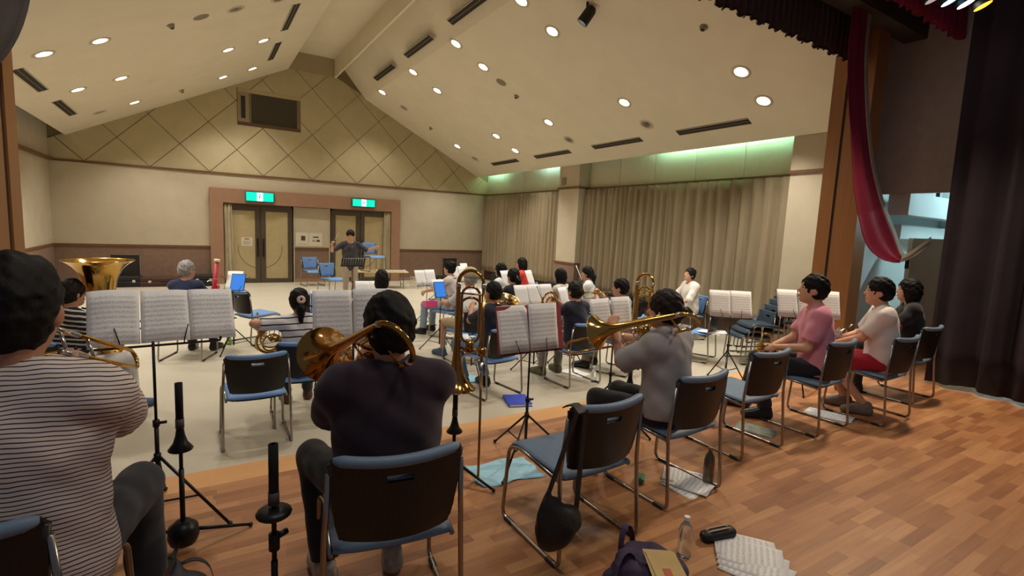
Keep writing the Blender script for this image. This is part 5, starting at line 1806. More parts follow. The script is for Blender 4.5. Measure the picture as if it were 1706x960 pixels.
# tall man in the striped shirt
d1 = Vector((0.17, 0.72, -0.27)).normalized()
m1 = Vector((-0.465, 2.10, 1.515))
p1 = seated('tall man seen from behind in a pale shirt with thin dark stripes playing trombone', -0.46, 1.94, SLZ, -12, shirt=striped_mat('stripe_thin', (216, 202, 194), (50, 42, 48), 0.0130, 0.26), trousers=cloth('charcoal_jeans', (38, 40, 48)), s=1.14, hs=1.08, h=0.009, width=1.08, lean=0.05, sleeve=0.9, loose=0.022,
            hw={1: tuple(along(m1, d1, 0.36) + Vector((0.03, -0.02, -0.09))), -1: tuple(m1 + Vector((-0.07, 0.05, -0.09)))}, poles={1: (0.55, 0.1, -1.0), -1: (-0.5, 0.0, -1)}, hair='black', style='thin', skin='b', curl=1.3, hem=0.47)
trombone(wmouth(p1), d1, (-0.35, 0, 1), 'brass trombone of the tall man in stripes, slide reaching past his sheet music', ext=0.12, bell_r=0.1, off=0.115)

# man in dark purple
d2 = Vector((-0.15, 0.90, -0.40)).normalized()
p2h = Vector((0.69, 2.02, 1.40))
p2 = seated('heavy man seen from behind in a dark purple shirt playing bass trombone', 0.63, 1.90, SLZ, -6, shirt=cloth('dark_purple', (42, 26, 38), 0.15), trousers=cloth('black_trouser', (26, 25, 32)), shoe=mat('shoe_light', (168, 158, 146), 0.7, vary=0.25, vscale=30), s=0.97, hs=1.11, h=0.009, width=1.22, lean=0.02, sleeve=0.92, loose=0.020, head_pitch=-0.10, head_yaw=0.10,
            hw={-1: (0.57, 2.12, 1.30), 1: (0.74, 2.20, 1.27)}, poles={-1: (-0.55, -0.1, -1.0), 1: (0.4, -0.2, -1.0)}, hair='black', style='thin', skin='b', curl=1.3, hem=0.46, knees={-1: (-0.25, 0.40, 0.53), 1: (0.2, 0.42, 0.53)}, feet={-1: (-0.21, 0.24), 1: (0.08, 0.24)})
trombone(wmouth(p2) + Vector((0.045, 0.0, -0.10)), d2, (0.35, 0, 1), 'bass trombone with wide bell and valve tubing, held by the man in purple', valve=True, bell_r=0.122, rim=0.27, bow=-0.36, sep=0.14, bz=0.05, m=M_rose, off=0.05)

# woman in the grey shirt
d3 = Vector((-0.30, 0.88, -0.33)).normalized()
p3 = seated('woman in a baggy grey shirt and black trousers playing trombone', 2.44, 2.09, SLZ, 14, shirt=cloth('grey_baggy', (164, 158, 156), 0.12), trousers=blackc, s=0.90, hs=1.08, h=0.009, lean=0.04, sleeve=0.98, loose=0.030, head_yaw=0.15,
            hw={-1: (2.27, 2.36, 1.29), 1: (2.30, 2.52, 1.22)}, poles={-1: (-0.35, -0.1, -1.0), 1: (0.4, 0.1, -1.0)}, hair='brown', style='bun', curl=1.3, hem=0.50)
trombone(wmouth(p3) + Vector((0.0, 0.0, -0.06)), d3, (0, 0, 1), 'brass trombone raised by the woman in the baggy grey shirt', rim=0.25, bow=-0.36, sep=0.11, valve=True, off=0.06)

# man in pink
p4 = seated('man in a pink t-shirt and black trousers holding a trumpet on his knee', 4.55, 2.27, SLZ, 38, shirt=cloth('pink', (222, 142, 160), 0.06), trousers=cloth('black_trouser', (26, 25, 32)), s=0.98, hs=1.06, h=0.010, lean=0.09, sleeve=0.78, loose=0.018, head_pitch=0.08,
            hw={-1: (4.30, 2.46, 0.97), 1: (4.36, 2.56, 0.94)}, poles={-1: (-0.5, -0.4, -1.0), 1: (0.5, -0.4, -1)}, hair='black', style='short', curl=1.3, hem=0.46, feet={-1: (-0.05, 0.34), 1: (0.2, 0.5)})
trumpet((4.23, 2.56, 1.13), (0.12, 0.05, -1.0), (-0.6, 0.8, 0), 'silver and brass trumpet resting upright on the knee of the player in pink')

p5 = seated('boy in a white t-shirt and red shorts with a trumpet', 5.37, 2.10, SLZ, 32, shirt=cloth('white_tee', (226, 216, 208), 0.05), trousers=cloth('red_short', (172, 24, 44)), shoe=sh_grey, s=0.95, hs=1.08, h=0.011, lean=0.10, sleeve=0.8, loose=0.018, shorts=True,
            hw={-1: (5.22, 2.40, 0.95), 1: (5.36, 2.48, 0.96)}, hair='black', style='short', curl=1.3, hem=0.44, feet={-1: (-0.02, 0.06), 1: (0.14, 0.20)})
for k, (dx, dz, ww, hh, cc) in enumerate(((0.02, 0.30, 0.09, 0.05, (150, 30, 40)), (0.07, 0.27, 0.02, 0.09, (40, 40, 60)))):
    pass
M_tp = mat('shirt_print', (158, 36, 46), 0.9)
b = p5['sp'](0.33)
MB().sheet([[(-0.02 + 0.11 * i / 6, b[1] - 0.133 - 0.012 + 0.008 * (i / 6) ** 2 * 1.5, b[2] - 0.03 + 0.055 * j) for i in range(7)] for j in range(2)], [[(-0.02 + 0.11 * i / 6, b[1] - 0.125 - 0.012 + 0.008 * (i / 6) ** 2 * 1.5, b[2] - 0.03 + 0.055 * j) for i in range(7)] for j in range(2)]).build('back_print', M_tp, p5['root'])
trumpet((5.52, 2.42, 1.10), (-0.85, 0.10, -0.46), (0, 0, 1), 'silver trumpet pointing down across the lap of the boy in white', m=M_silver)
p6 = seated('person in black with dark hair sitting against the wing curtain', 6.37, 2.26, SLZ, 30, shirt=blackc, trousers=blackc, s=0.90, hs=1.08, h=0.012, hair='black', style='bob', sleeve=0.8)

# hall
p7 = seated('tuba player in a navy striped top and pale trousers with tied back hair', -0.97, 5.70, 0, -48, shirt=striped_mat('stripe_navy', (214, 208, 200), (34, 34, 44), 0.042, 0.62), trousers=cloth('pale_grey', (204, 202, 198)), shoe=mat('shoe_blue', (60, 80, 110), 0.6, vary=0.3), s=0.94, h=0.012, hair='brown', style='bun', sleeve=1.0, hw={-1: (-0.62, 6.02, 0.78), 1: (-0.66, 5.72, 0.80)})
tuba((-0.72, 6.00, 0.44), math.radians(-120), 'large brass tuba with an upright bell beside the striped player', H=1.0, bell_r=0.265)
p8 = seated('older man with grey hair in a navy shirt playing bassoon', -0.14, 7.84, 0, -24, shirt=cloth('deep_blue', (28, 36, 66)), trousers=blackc, s=0.94, h=0.013, hair='grey', style='short', head_yaw=-0.5, hw={-1: (-0.02, 8.15, 0.85), 1: (0.16, 8.02, 0.75)})
p9 = seated('woman in a white top with black stripes and a long ponytail playing french horn', 0.80, 5.02, 0, 0, shirt=striped_mat('stripe_wide', (226, 226, 226), (26, 26, 32), 0.062, 0.2), trousers=cloth('dark_teal', (34, 46, 50)), shoe=sh_brown, s=0.88, h=0.010, hair='black', style='pony', hs=1.1, sleeve=0.8, hw={-1: (0.47, 5.16, 0.86), 1: (0.86, 5.36, 0.85)}, poles={-1: (-1, -0.2, 0.1)}, feet={-1: (-0.05, 0.5), 1: (0.16, 0.55)})
hb = p9['hp'](0, -0.118, 0.03)
MB().tube(arc(hb, 0.024, 0, 2 * math.pi, 14, (1, 0, 0), (0, 0.3, 1))[:-1], 0.015, 8, closed=True).build('hair_tie', mat('scrunchie', (214, 188, 176), 0.8, vary=0.3, vscale=60), p9['root'], smooth=True)
french_horn((0.57, 5.12, 0.76), (0.3, 0.2, 0.25), 'french horn with its dark bell turned to the side of the player in white stripes')
p10 = seated('conductor standing with raised hands in a dark open shirt and beige trousers', 3.12, 12.40, 0, 172, stand=True, shirt=cloth('slate_pattern', (62, 60, 66), 0.25), trousers=cloth('beige_trouser', (178, 158, 146)), shoe=sh_white, s=0.975, hs=1.08, h=0.010, hair='black', style='bowl', head_yaw=-0.1, head_pitch=-0.22, lean=-0.02, sleeve=0.95, hem=0.72, width=1.08,
            hands={1: (0.43, 0.18, 1.32), -1: (-0.50, 0.22, 1.28)}, poles={1: (0.9, -0.3, -0.8), -1: (-0.9, -0.3, -0.8)}, hdirs={1: (-0.1, 0.3, 0.9), -1: (-0.75, 0.3, 0.35)}, palms={1: (-0.5, 0.8, -0.3), -1: (0.2, 0.6, -0.8)}, curl={1: 1.1, -1: 0.35}, group='conductor')
MB().tube([p10['W'][1] + np.array([0.0, 0.06, 0.06]), p10['W'][1] + np.array([-0.14, 0.12, 0.30])], [0.004, 0.002], 6).build('baton', M_white, p10['root'], smooth=True)
MB().tube([(-0.05, p10['sp'](0.4)[1] + 0.135, p10['sp'](0.42)[2]), (0.0, p10['sp'](0.33)[1] + 0.15, p10['sp'](0.33)[2]), (0.05, p10['sp'](0.4)[1] + 0.135, p10['sp'](0.42)[2])], 0.012, 6).build('collar', cloth('slate_pattern', (62, 60, 66), 0.25), p10['root'], smooth=True)
p11 = seated('player in white with a black bob facing the conductor', 2.05, 6.52, 0, -8, shirt=white_c, trousers=blackc, s=0.92, h=0.013, hair='black', style='bob')
p12 = seated('woman in a pale top and jeans with a dark neck strap', 3.70, 7.92, 0, 38, shirt=cloth('pale_pink', (218, 206, 198)), trousers=jeans, s=0.94, h=0.014, hair='black', style='updo', hw={-1: (3.35, 8.2, 0.75), 1: (3.62, 8.28, 0.8)}, knees={-1: (-0.14, 0.42, 0.52), 1: (0.16, 0.42, 0.52)})
MB().tube([p12['sp'](0.45) + np.array([-0.07, -0.06, 0.05]), p12['sp'](0.47) + np.array([0, -0.09, 0.02]), p12['sp'](0.45) + np.array([0.07, -0.06, 0.05]), p12['sp'](0.3) + np.array([0.06, 0.14, 0.0]), p12['sp'](0.15) + np.array([0.0, 0.16, 0.0])], 0.008, 6).build('neck_strap', mat('strap_brown', (70, 46, 34), 0.7), p12['root'], smooth=True)
p13 = seated('man in a beige cap, white t-shirt and khaki shorts', 3.25, 6.28, 0, 12, shirt=cloth('tee_white', (206, 206, 212)), trousers=cloth('khaki', (176, 156, 116)), shoe=mat('shoe_blue', (60, 80, 110), 0.6, vary=0.3), s=0.96, h=0.013, width=1.1, hair='grey', style='short', shorts=True, skin='b', hw={-1: (3.0, 6.66, 0.80), 1: (3.25, 6.72, 0.85)})
capm = cloth('cap_beige', (184, 172, 134), 0.1)
v = Vol(p13['hc'] - 0.2, p13['hc'] + 0.24, 0.01)
v.ell(p13['hp'](0, -0.012, 0.05), (0.108, 0.128, 0.108), 0.01)
v.ell(p13['hp'](0, 0.10, 0.035), (0.085, 0.10, 0.014), 0.02)
v.cut((0, 0, -1), -float(p13['hp'](0, 0, 0.022)[2]))
V, F = v.mesh()
np_obj('cap', V, F, capm, p13['root'])
p14 = seated('man in a navy shirt and jeans with short hair', 2.86, 4.93, 0, 16, shirt=navy, trousers=cloth('denim_mid', (82, 112, 146)), s=0.94, h=0.011, hair='black', style='short', skin='b', sleeve=0.9, hw={-1: (2.75, 5.28, 0.95), 1: (3.05, 5.22, 0.95)}, feet={-1: (-0.1, 0.35), 1: (0.12, 0.22)}, knees={-1: (-0.2, 0.40, 0.53), 1: (0.15, 0.42, 0.52)})
tuba((3.04, 5.20, 0.50), math.radians(-100), 'pale brass euphonium leaning against the man in navy', H=0.66, bell_r=0.15, m=mat('pale_brass', (226, 194, 138), 0.2, metal=1.0), name='euphonium', tilty=math.radians(22))
p15 = seated('woman in black with a ponytail and pale hair tie', 4.10, 6.50, 0, 14, shirt=blackc, trousers=blackc, s=0.94, h=0.014, hair='black', style='pony')
hb = p15['hp'](0, -0.112, 0.02)
MB().tube(arc(hb, 0.026, 0, 2 * math.pi, 12, (1, 0, 0), (0, 0.3, 1))[:-1], 0.009, 6, closed=True).build('hair_tie', mat('tie_pale', (224, 200, 160), 0.8), p15['root'], smooth=True)
p16 = seated('woman in white with short dark hair behind the ponytailed player', 4.50, 7.54, 0, 28, shirt=white_c, trousers=blackc, s=0.94, h=0.016, hair='black', style='bob')
p17 = seated('woman in a red top with long straight hair by the far curtain', 5.72, 8.76, 0, 35, shirt=cloth('coral_red', (226, 58, 46)), trousers=blackc, s=0.96, h=0.014, hair='black', style='long')
p18 = seated('player in a white shirt with a black bob beside the column', 4.99, 6.48, 0, 22, shirt=cream, trousers=greyp, s=0.94, h=0.014, hair='black', style='bob', sleeve=1.2)
p19 = seated('horn player in a navy top and grey wide trousers', 4.00, 4.88, 0, 6, shirt=navy, trousers=greyp, shoe=mat('sandal_green', (96, 92, 60), 0.7), s=0.92, hs=1.08, h=0.011, hair='brown', style='bun', sleeve=0.9, hw={-1: (3.80, 5.18, 0.98), 1: (4.02, 5.22, 0.96)})
french_horn((3.86, 5.24, 0.98), (0.1, -0.2, 0.1), 'brass horn held up in front of the player in navy')
p20 = seated('woman in a white blouse with hair tied low, near the column', 5.90, 6.88, 0, 42, shirt=white_c, trousers=blackc, s=0.94, h=0.015, hair='black', style='pony', sleeve=1.3)
p21 = seated('boy in a light blue shirt playing a brass horn', 4.90, 5.00, 0, 26, shirt=cloth('sky_blue', (166, 180, 206)), trousers=cloth('taupe', (140, 126, 104)), s=0.93, hs=1.1, h=0.011, hair='black', style='short', head_yaw=0.15, hw={-1: (4.68, 5.28, 1.05), 1: (4.80, 5.33, 1.05)}, poles={-1: (-0.8, 0, -0.8)}, curl=1.2)
trumpet(wmouth(p21), (-0.75, 0.62, -0.10), (0, 0, 1), 'brass trumpet played by the boy in light blue')
p22 = seated('woman in white sitting by the long curtain with her face turned up', 7.84, 6.24, 0, 72, shirt=cloth('white_blouse', (232, 224, 214)), trousers=blackc, s=0.97, h=0.012, hair='black', style='updo', head_pitch=0.22, head_yaw=0.15, sleeve=1.2, loose=0.022)

# ------------------------------------------------------------------ trombones at rest on their stands
def trombone_stand(x, y_, z, label, H=0.82, bell_at=None, disc=False, leg=0.30, rot=0):
    r = empty('trombone_stand', (x, y_, z), math.radians(rot), label, 'instrument stand', 'trombone stands')
    MB().cyl((0, 0, 0.06), (0, 0, H * 0.5), 0.0115, 10).build('lower_post', M_stand, r, smooth=True)
    MB().cyl((0, 0, H * 0.48), (0, 0, H), 0.0085, 10).build('upper_post', M_stand, r, smooth=True)
    MB().cyl((0, 0, H - 0.17), (0, 0, H), 0.016, 12).build('foam_grip', mat('foam_black', (14, 14, 15), 0.9), r, smooth=True)
    MB().cyl((0, 0, H - 0.215), (0, 0, H - 0.17), 0.018, 12).build('grip_collar', mat('collar_grey', (70, 66, 62), 0.6), r, smooth=True)
    if disc:
        MB().ball((0, 0, H * 0.71), (0.058, 0.058, 0.022), 18, 10).build('bell_cushion', M_stand, r, smooth=True)
        MB().cyl((0, 0, H * 0.55), (0, 0, H * 0.62), 0.018, 12).build('clamp_collar', M_stand, r, smooth=True)
        MB().cyl((0.012, 0, H * 0.60), (0.05, 0, H * 0.60), 0.011, 8).build('clamp_knob', M_stand, r, smooth=True)
    else:
        MB().lathe([(0.014, H - 0.21), (0.020, H - 0.25), (0.030, H - 0.285), (0.052, H - 0.315), (0.050, H - 0.32), (0.012, H - 0.30)], 20).build('bell_cone', M_stand, r, smooth=True)
    MB().lathe([(0.0005, 0.16), (0.03, 0.158), (0.062, 0.13), (0.066, 0.08), (0.055, 0.05), (0.0005, 0.045)], 20).build('base_hub', M_stand, r, smooth=True)
    for i in range(3):
        a = math.radians(15 + 120 * i)
        l = MB().tube([(0.04 * math.cos(a), 0.04 * math.sin(a), 0.10), (leg * math.cos(a), leg * math.sin(a), 0.014)], [0.010, 0.0075], 8).build('leg', M_stand, r, smooth=True)
        MB().ball((leg * math.cos(a), leg * math.sin(a), 0.013), 0.012, 8, 6).build('rubber_tip', M_rubber, l, smooth=True)
    return r
trombone_stand(-0.09, 2.70, SLZ, 'slim black trombone stand with a bell cone between the two front players', H=0.83, rot=0)
trombone_stand(0.20, 1.79, SLZ, 'black trombone stand with a round cushion close to the chair of the man in purple', H=0.845, disc=True, rot=30, leg=0.26)
trombone_stand(1.36, 2.79, SLZ, 'black stand holding the upright bass trombone', H=0.62, rot=40, leg=0.32)
trombone_stand(3.0, 2.905, SLZ, 'black stand holding the upright trombone near the window side', H=0.66, rot=10, leg=0.28)
trombone((1.495, 2.715, 1.13), (0.0, -0.02, -1.0), (0.48, 0.87, 0.0), 'bass trombone standing upright, bell down, on the blue cloth', bow=-0.50, rim=0.24, slide=0.80, sep=0.155, valve=True, bell_r=0.12, m=M_rose, bz=0.0)
trombone((3.085, 2.815, 1.12), (0.0, 0.0, -1.0), (0.72, 0.69, 0.0), 'trombone standing upright behind the woman in grey', bow=-0.46, rim=0.18, slide=0.76, sep=0.125, valve=True, bell_r=0.11, bz=0.0)

# bassoon of the older man
bs = empty('bassoon', (0.12, 8.10, 0.32), 0, 'red bassoon with an ivory ring rising beside the older man', 'bassoon')
bs.rotation_euler = (math.radians(4), math.radians(6), 0)
M_bsn = mat('bassoon_red', (196, 42, 62), 0.35, vary=0.25, vscale=30)
MB().cyl((0, 0, 0.0), (0, 0, 0.95), 0.030, 14, r2=0.027).build('long_joint', M_bsn, bs, smooth=True)
MB().cyl((0.045, 0, -0.02), (0.045, 0, 0.62), 0.022, 12).build('wing_joint', M_bsn, bs, smooth=True)
MB().lathe([(0.026, 0.95), (0.036, 0.955), (0.038, 0.985), (0.03, 0.99), (0.02, 0.985)], 18).build('bell_ring', mat('ivory', (236, 222, 186), 0.4), bs, smooth=True)
for k in range(7):
    MB().box(-0.036, -0.026, -0.008, 0.008, 0.15 + 0.1 * k, 0.2 + 0.1 * k).build('key', M_silver, bs)
MB().tube(fillet([(0.045, 0, 0.62), (0.05, -0.02, 0.72), (-0.06, -0.16, 0.74), (-0.10, -0.24, 0.70)], 0.05), 0.004, 6).build('bocal', M_silver, bs, smooth=True)

# ------------------------------------------------------------------ music stands with their music
GM = 'sheet music on stands'
st = music_stand(-0.20, 3.02, SLZ, 4, 1.245, 'black folding stand in front of the tall man in stripes', width=0.58, tilt=36, tripod=0.36, foot_h=0.36, leg_rot=-35)
sheet_on(st, 'three joined pages of printed music in front of the tall man in stripes', n=3, pw=0.205, ph=0.295, xoff=0.055, bow=0.018)
st = music_stand(0.75, 2.90, SLZ, -8, 1.20, 'black folding stand hidden by the man in dark purple', width=0.5, tilt=16)
sheet_on(st, 'shaded printed music beyond the bell of the bass trombone', n=2, pw=0.215)
st = music_stand(1.89, 2.76, SLZ, 0, 1.075, 'black folding stand beside the empty chair with the shoulder bag', width=0.48, tilt=12, tripod=0.36, leg_rot=215)
sh = sheet_on(st, 'two pages of printed music held in a red folder', n=2, pw=0.235, ph=0.315, xoff=0.0)
MB().box(0.236, 0.275, -0.012, -0.004, 0.0, 0.315).build('folder_edge', mat('folder_red', (160, 62, 66), 0.6), sh)
MB().box(-0.245, 0.275, 0.0, 0.004, 0.0, 0.32).build('folder_back', mat('folder_red', (160, 62, 66), 0.6), sh)
st = music_stand(2.90, 3.03, SLZ, 4, 1.06, 'black folding stand before the woman in grey', width=0.46, tilt=14)
sheet_on(st, 'two pages of printed music behind the bell of the trombone in grey hands', n=2, pw=0.225)
st = music_stand(5.02, 3.42, SLZ, -38, 1.02, 'black folding stand at the stage edge near the wood pillar', width=0.44, tilt=22, tripod=0.22, leg_rot=10)
sheet_on(st, 'two pages of printed music at the stage edge near the stacked chairs', n=2, pw=0.225)
st = music_stand(5.50, 2.88, SLZ, -38, 1.08, 'black folding stand behind the head of the player in pink', width=0.46, tilt=20)
sheet_on(st, 'printed music showing on both sides of the head of the player in pink', n=3, pw=0.21, xoff=0.05)
bluest = mat('stand_blue_grey', (70, 86, 128), 0.4, metal=0.3)
hall = [
    ((3.55, 8.62), 10, 0.79, 2, 'blue poled stand before the woman in jeans', 'open book of music on the blue poled stand', bluest),
    ((3.10, 6.98), 8, 0.80, 1, 'black stand before the man in the beige cap', 'white page behind the tablet of the man in the cap', None),
    ((3.00, 5.72), 4, 0.80, 2, 'black stand before the man in navy', 'pages of music seen through the loop of the upright bass trombone', None),
    ((3.80, 5.45), 4, 0.885, 3, 'black stand before the horn player in navy', 'three bright pages of music in front of the horn player in navy', None),
    ((4.30, 6.98), 10, 0.93, 1, 'black stand before the woman in black', 'single bright page above the three joined pages', None),
    ((4.52, 5.62), 20, 0.82, 2, 'black stand before the boy in light blue', 'bright pages between the horn player in navy and the boy in blue', None),
    ((2.16, 7.40), -6, 0.74, 2, 'black stand before the player in white facing the conductor', 'bright pages in front of the player in white facing the conductor', None),
    ((0.40, 7.95), -26, 0.85, 1, 'black stand beside the sideways empty chair', 'cream page on the stand of the bassoonist', None),
    ((4.20, 8.55), 20, 0.86, 2, 'black stand before the woman in white behind the ponytailed player', 'tilted bright page just past the beige cap', None),
    ((4.42, 8.75), 24, 0.90, 1, 'black stand between the beige cap and the red top', 'slanting bright pages next to the woman in white', None),
    ((5.05, 7.40), 24, 0.89, 1, 'black stand before the player in the white shirt', 'bright page at the face of the player with the bob by the column', None),
    ((6.00, 7.20), 50, 1.00, 1, 'black stand near the column', 'small upright page beyond the boy in light blue', None),
    ((1.18, 6.05), -12, 0.80, 1, 'black stand before the horn player in white stripes', 'white page behind the tablet of the horn player in stripes', None),
]
stands = []
for (xy, dg, dz, n, l1, l2, mm) in hall:
    st = music_stand(xy[0], xy[1], 0, dg, dz, l1, width=0.42, tilt=22, mat_=mm, group='stands on the hall floor')
    stands.append(st)
    sheet_on(st, l2, n=n, pw=0.21, ph=0.295, m=M_music2 if n != 1 else M_plainpage)
def tablet(st, label, xo=0.0, zo=0.01):
    r, T = st
    root = empty('tablet', (0, 0, 0), 0, label, 'tablet', 'tablets on music stands')
    root.matrix_world = Matrix.Translation(r.location) @ Matrix.Rotation(r.rotation_euler.z, 4, 'Z') @ T
    MB().box(xo - 0.095, xo + 0.095, -0.030, -0.022, zo, zo + 0.25).build('body', mat('tablet_body', (60, 64, 72), 0.4), root, bevel=0.004)
    MB().box(xo - 0.085, xo + 0.085, -0.0325, -0.029, zo + 0.012, zo + 0.238).build('screen', mat('tablet_screen', (40, 100, 190), 0.25, emit=srgb((58, 120, 205)), estr=0.55), root)
tablet(stands[1], 'blue lit tablet in front of the man in the beige cap', 0.0)
tablet(stands[7], 'blue lit tablet on the stand of the bassoonist', 0.06)
tablet(stands[12], 'blue lit tablet beyond the ponytail of the horn player', 0.0)

# conductor's stand: slotted black desk
r, T = music_stand(3.06, 11.95, 0, 180, 0.86, 'black slotted desk stand of the conductor', solid=True, tilt=28, tripod=0.3, group='conductor stand')
xs = [-0.27]
for k in range(9):
    xs += [-0.24 + 0.056 * k, -0.208 + 0.056 * k]
xs.append(0.27)
zs = [0.0, 0.05, 0.075, 0.1, 0.125, 0.15, 0.175, 0.2, 0.23]
mk = [[not (j % 2 == 1 and i % 2 == 1) for j in range(len(xs) - 1)] for i in range(len(zs) - 1)]
MB().sheet([[tuple(T @ Vector((x, 0.0, z))) for x in xs] for z in zs], [[tuple(T @ Vector((x, 0.006, z))) for x in xs] for z in zs], mk).build('desk', M_stand, r)
MB().sheet([[tuple(T @ Vector((x, y_, 0.0))) for x in (-0.27, 0.27)] for y_ in (-0.05, 0.0)], [[tuple(T @ Vector((x, y_, -0.006))) for x in (-0.27, 0.27)] for y_ in (-0.05, 0.0)]).build('desk_ledge', M_stand, r)

sc_ = empty('score', (0, 0, 0), 0, 'white open score on the slotted desk of the conductor', 'sheet music')
sc_.matrix_world = Matrix.Translation(r.location) @ Matrix.Rotation(r.rotation_euler.z, 4, 'Z') @ T
for k in (-1, 1):
    me = page_mesh(0.23, 0.21, 0.008, 40 + k)
    me.materials.append(M_music2)
    o = bpy.data.objects.new('page', me)
    COL.objects.link(o)
    o.parent = sc_
    o.location = (0.118 * k, -0.010, 0.004)

# ------------------------------------------------------------------ belongings on the stage
M_bag = mat('black_nylon', (16, 16, 18), 0.6, vary=0.2, bump=0.3, bscale=40)
bg = empty('shoulder_bag', (1.375, 1.70, SLZ + 0.20), math.radians(10), 'black crescent shoulder bag hanging from the empty chair', 'bag')
v = Vol((-0.26, -0.2, -0.15), (0.26, 0.2, 0.35), 0.008)
v.ell((0, 0, 0.06), (0.135, 0.062, 0.10), 0.03)
v.ell((-0.06, 0, 0.10), (0.075, 0.05, 0.12), 0.04)
v.cone((-0.10, 0, 0.16), (-0.085, 0, 0.25), 0.045, 0.02, 0.03, flat=0.5, fdir=(0, 1, 0))
v.ripple(0.004, 40, 2)
V, F = v.mesh()
np_obj('pouch', V, F, M_bag, bg)
for a, b, nm in (((-0.085, 0.0, 0.24), (0.045, -0.03, 0.60), 'strap'), ((0.115, 0.0, 0.10), (0.095, -0.035, 0.60), 'strap')):
    A_, B_ = Vector(a), Vector(b)
    MB().sheet([[tuple(A_ + (B_ - A_) * t + Vector((u, 0, 0))) for u in (-0.016, 0.016)] for t in (0, 0.5, 1)], [[tuple(A_ + (B_ - A_) * t + Vector((u, 0.004, 0))) for u in (-0.016, 0.016)] for t in (0, 0.5, 1)]).build(nm, M_bag, bg)
MB().sheet([[(0.07 + 0.045 * u, -0.038 + 0.10 * t, 0.59 + 0.025 * math.sin(math.pi * t)) for u in (-0.6, 0.6)] for t in (0, 0.25, 0.5, 0.75, 1)], [[(0.07 + 0.045 * u, -0.038 + 0.10 * t, 0.596 + 0.025 * math.sin(math.pi * t)) for u in (-0.6, 0.6)] for t in (0, 0.25, 0.5, 0.75, 1)]).build('strap_top', M_bag, bg)

# purple tote with envelopes
tb = empty('tote_bag', (1.70, 1.47, SLZ), math.radians(20), 'slumped purple tote bag with its handles up', 'bag')
M_tote = mat('purple_cloth', (62, 48, 74), 0.85, vary=0.2, vscale=8, bump=0.5, bscale=30)
v = Vol((-0.3, -0.28, -0.02), (0.3, 0.28, 0.32), 0.009)
v.ell((0, 0, 0.03), (0.20, 0.15, 0.08), 0.03)
v.ell((-0.03, 0.08, 0.06), (0.16, 0.05, 0.10), 0.04)
v.ell((0.10, 0.02, 0.05), (0.09, 0.12, 0.08), 0.04)
v.ell((0.05, -0.10, 0.04), (0.16, 0.07, 0.08), 0.03)
v.ripple(0.012, 28, 1.2)
v.cut((0, 0, -1), -0.003)
V, F = v.mesh()
np_obj('sack', V, F, M_tote, tb)
for (a, b, hh, yy) in ((-0.22, -0.02, 0.10, 0.04), (0.0, 0.13, 0.12, 0.12)):
    pts = arc(((a + b) / 2, yy, 0.09), abs(b - a) / 2, math.pi, 0, 10, (1, 0, 0), (0, 0.2, hh / (abs(b - a) / 2)))
    MB().sheet([[tuple(p + Vector((0, u, 0))) for u in (-0.014, 0.014)] for p in pts], [[tuple(p + Vector((0, u, 0.004))) for u in (-0.014, 0.014)] for p in pts]).build('handle', M_tote, tb, smooth=True)
M_env = mat('kraft_paper', (206, 176, 116), 0.8, vary=0.08)
en = empty('envelope', (1.73, 1.39, SLZ + 0.135), math.radians(-30), 'pair of tan kraft envelopes on top of the purple bag', 'envelope')
for k in range(2):
    MB().box(-0.07 + 0.012 * k, 0.07 + 0.012 * k, -0.17, 0.10 - 0.015 * k, 0.004 * k, 0.003 + 0.004 * k).build('sheet', M_env, en, rot=(0.12, 0.05, 0.06 * k))
MB().box(-0.015, 0.02, -0.08, -0.02, 0.0085, 0.0095).build('red_print', mat('envelope_print', (200, 110, 80), 0.8), en, rot=(0.12, 0.05, 0.06))

# bottles
M_pet = mat('clear_plastic', (235, 245, 250), 0.08, trans=0.95, spec=0.5)
def bottle(x, y_, z, label, capcol, H=0.20, r=0.032, labelcol=None, body=None, group='drink bottles'):
    root = empty('bottle', (x, y_, z), 0, label, 'bottle', group)
    k = H / 0.20
    MB().lathe([(0.0005, 0.002), (r * 0.9, 0.0), (r, 0.01), (r, 0.06 * k), (r * 0.95, 0.07 * k), (r, 0.08 * k), (r, 0.13 * k), (r * 0.8, 0.155 * k), (0.013, 0.175 * k), (0.0125, 0.186 * k)], 20).build('body', body or M_pet, root, smooth=True)
    MB().lathe([(0.0145, 0.184 * k), (0.0145, 0.2 * k), (0.0005, 0.2005 * k)], 16).build('cap', mat('cap_%d_%d_%d' % capcol, capcol, 0.5), root, auto=40)
    if labelcol:
        MB().lathe([(r + 0.0008, 0.075 * k), (r + 0.0008, 0.125 * k)], 20).build('wrapper', mat('wrap_%d_%d_%d' % labelcol, labelcol, 0.5), root, smooth=True)
    return root
bottle(2.05, 1.53, SLZ, 'clear water bottle with a white cap on the boards', (240, 240, 238), H=0.21, r=0.034)
bottle(3.72, 2.58, SLZ, 'clear bottle with a blue cap by the empty chair next to the player in pink', (40, 90, 190), H=0.21, r=0.033)
bottle(2.80, 1.96, SLZ, 'tall grey metal flask behind the chair of the woman in grey', (150, 120, 90), H=0.25, r=0.034, body=mat('flask_steel', (110, 104, 96), 0.3, metal=0.8))
bottle(3.20, 7.0, 0, 'water bottle on the floor beside the man in the cap', (70, 130, 200), H=0.2, r=0.032, labelcol=(120, 170, 210))
bottle(4.26, 4.76, 0, 'clear bottle under the chair of the horn player in navy', (200, 220, 235), H=0.2, r=0.032)
bottle(0.36, 8.42, 0, 'green drink bottle on the floor by the bassoonist', (190, 220, 120), H=0.2, r=0.032, body=mat('green_drink', (150, 210, 90), 0.2, trans=0.3))
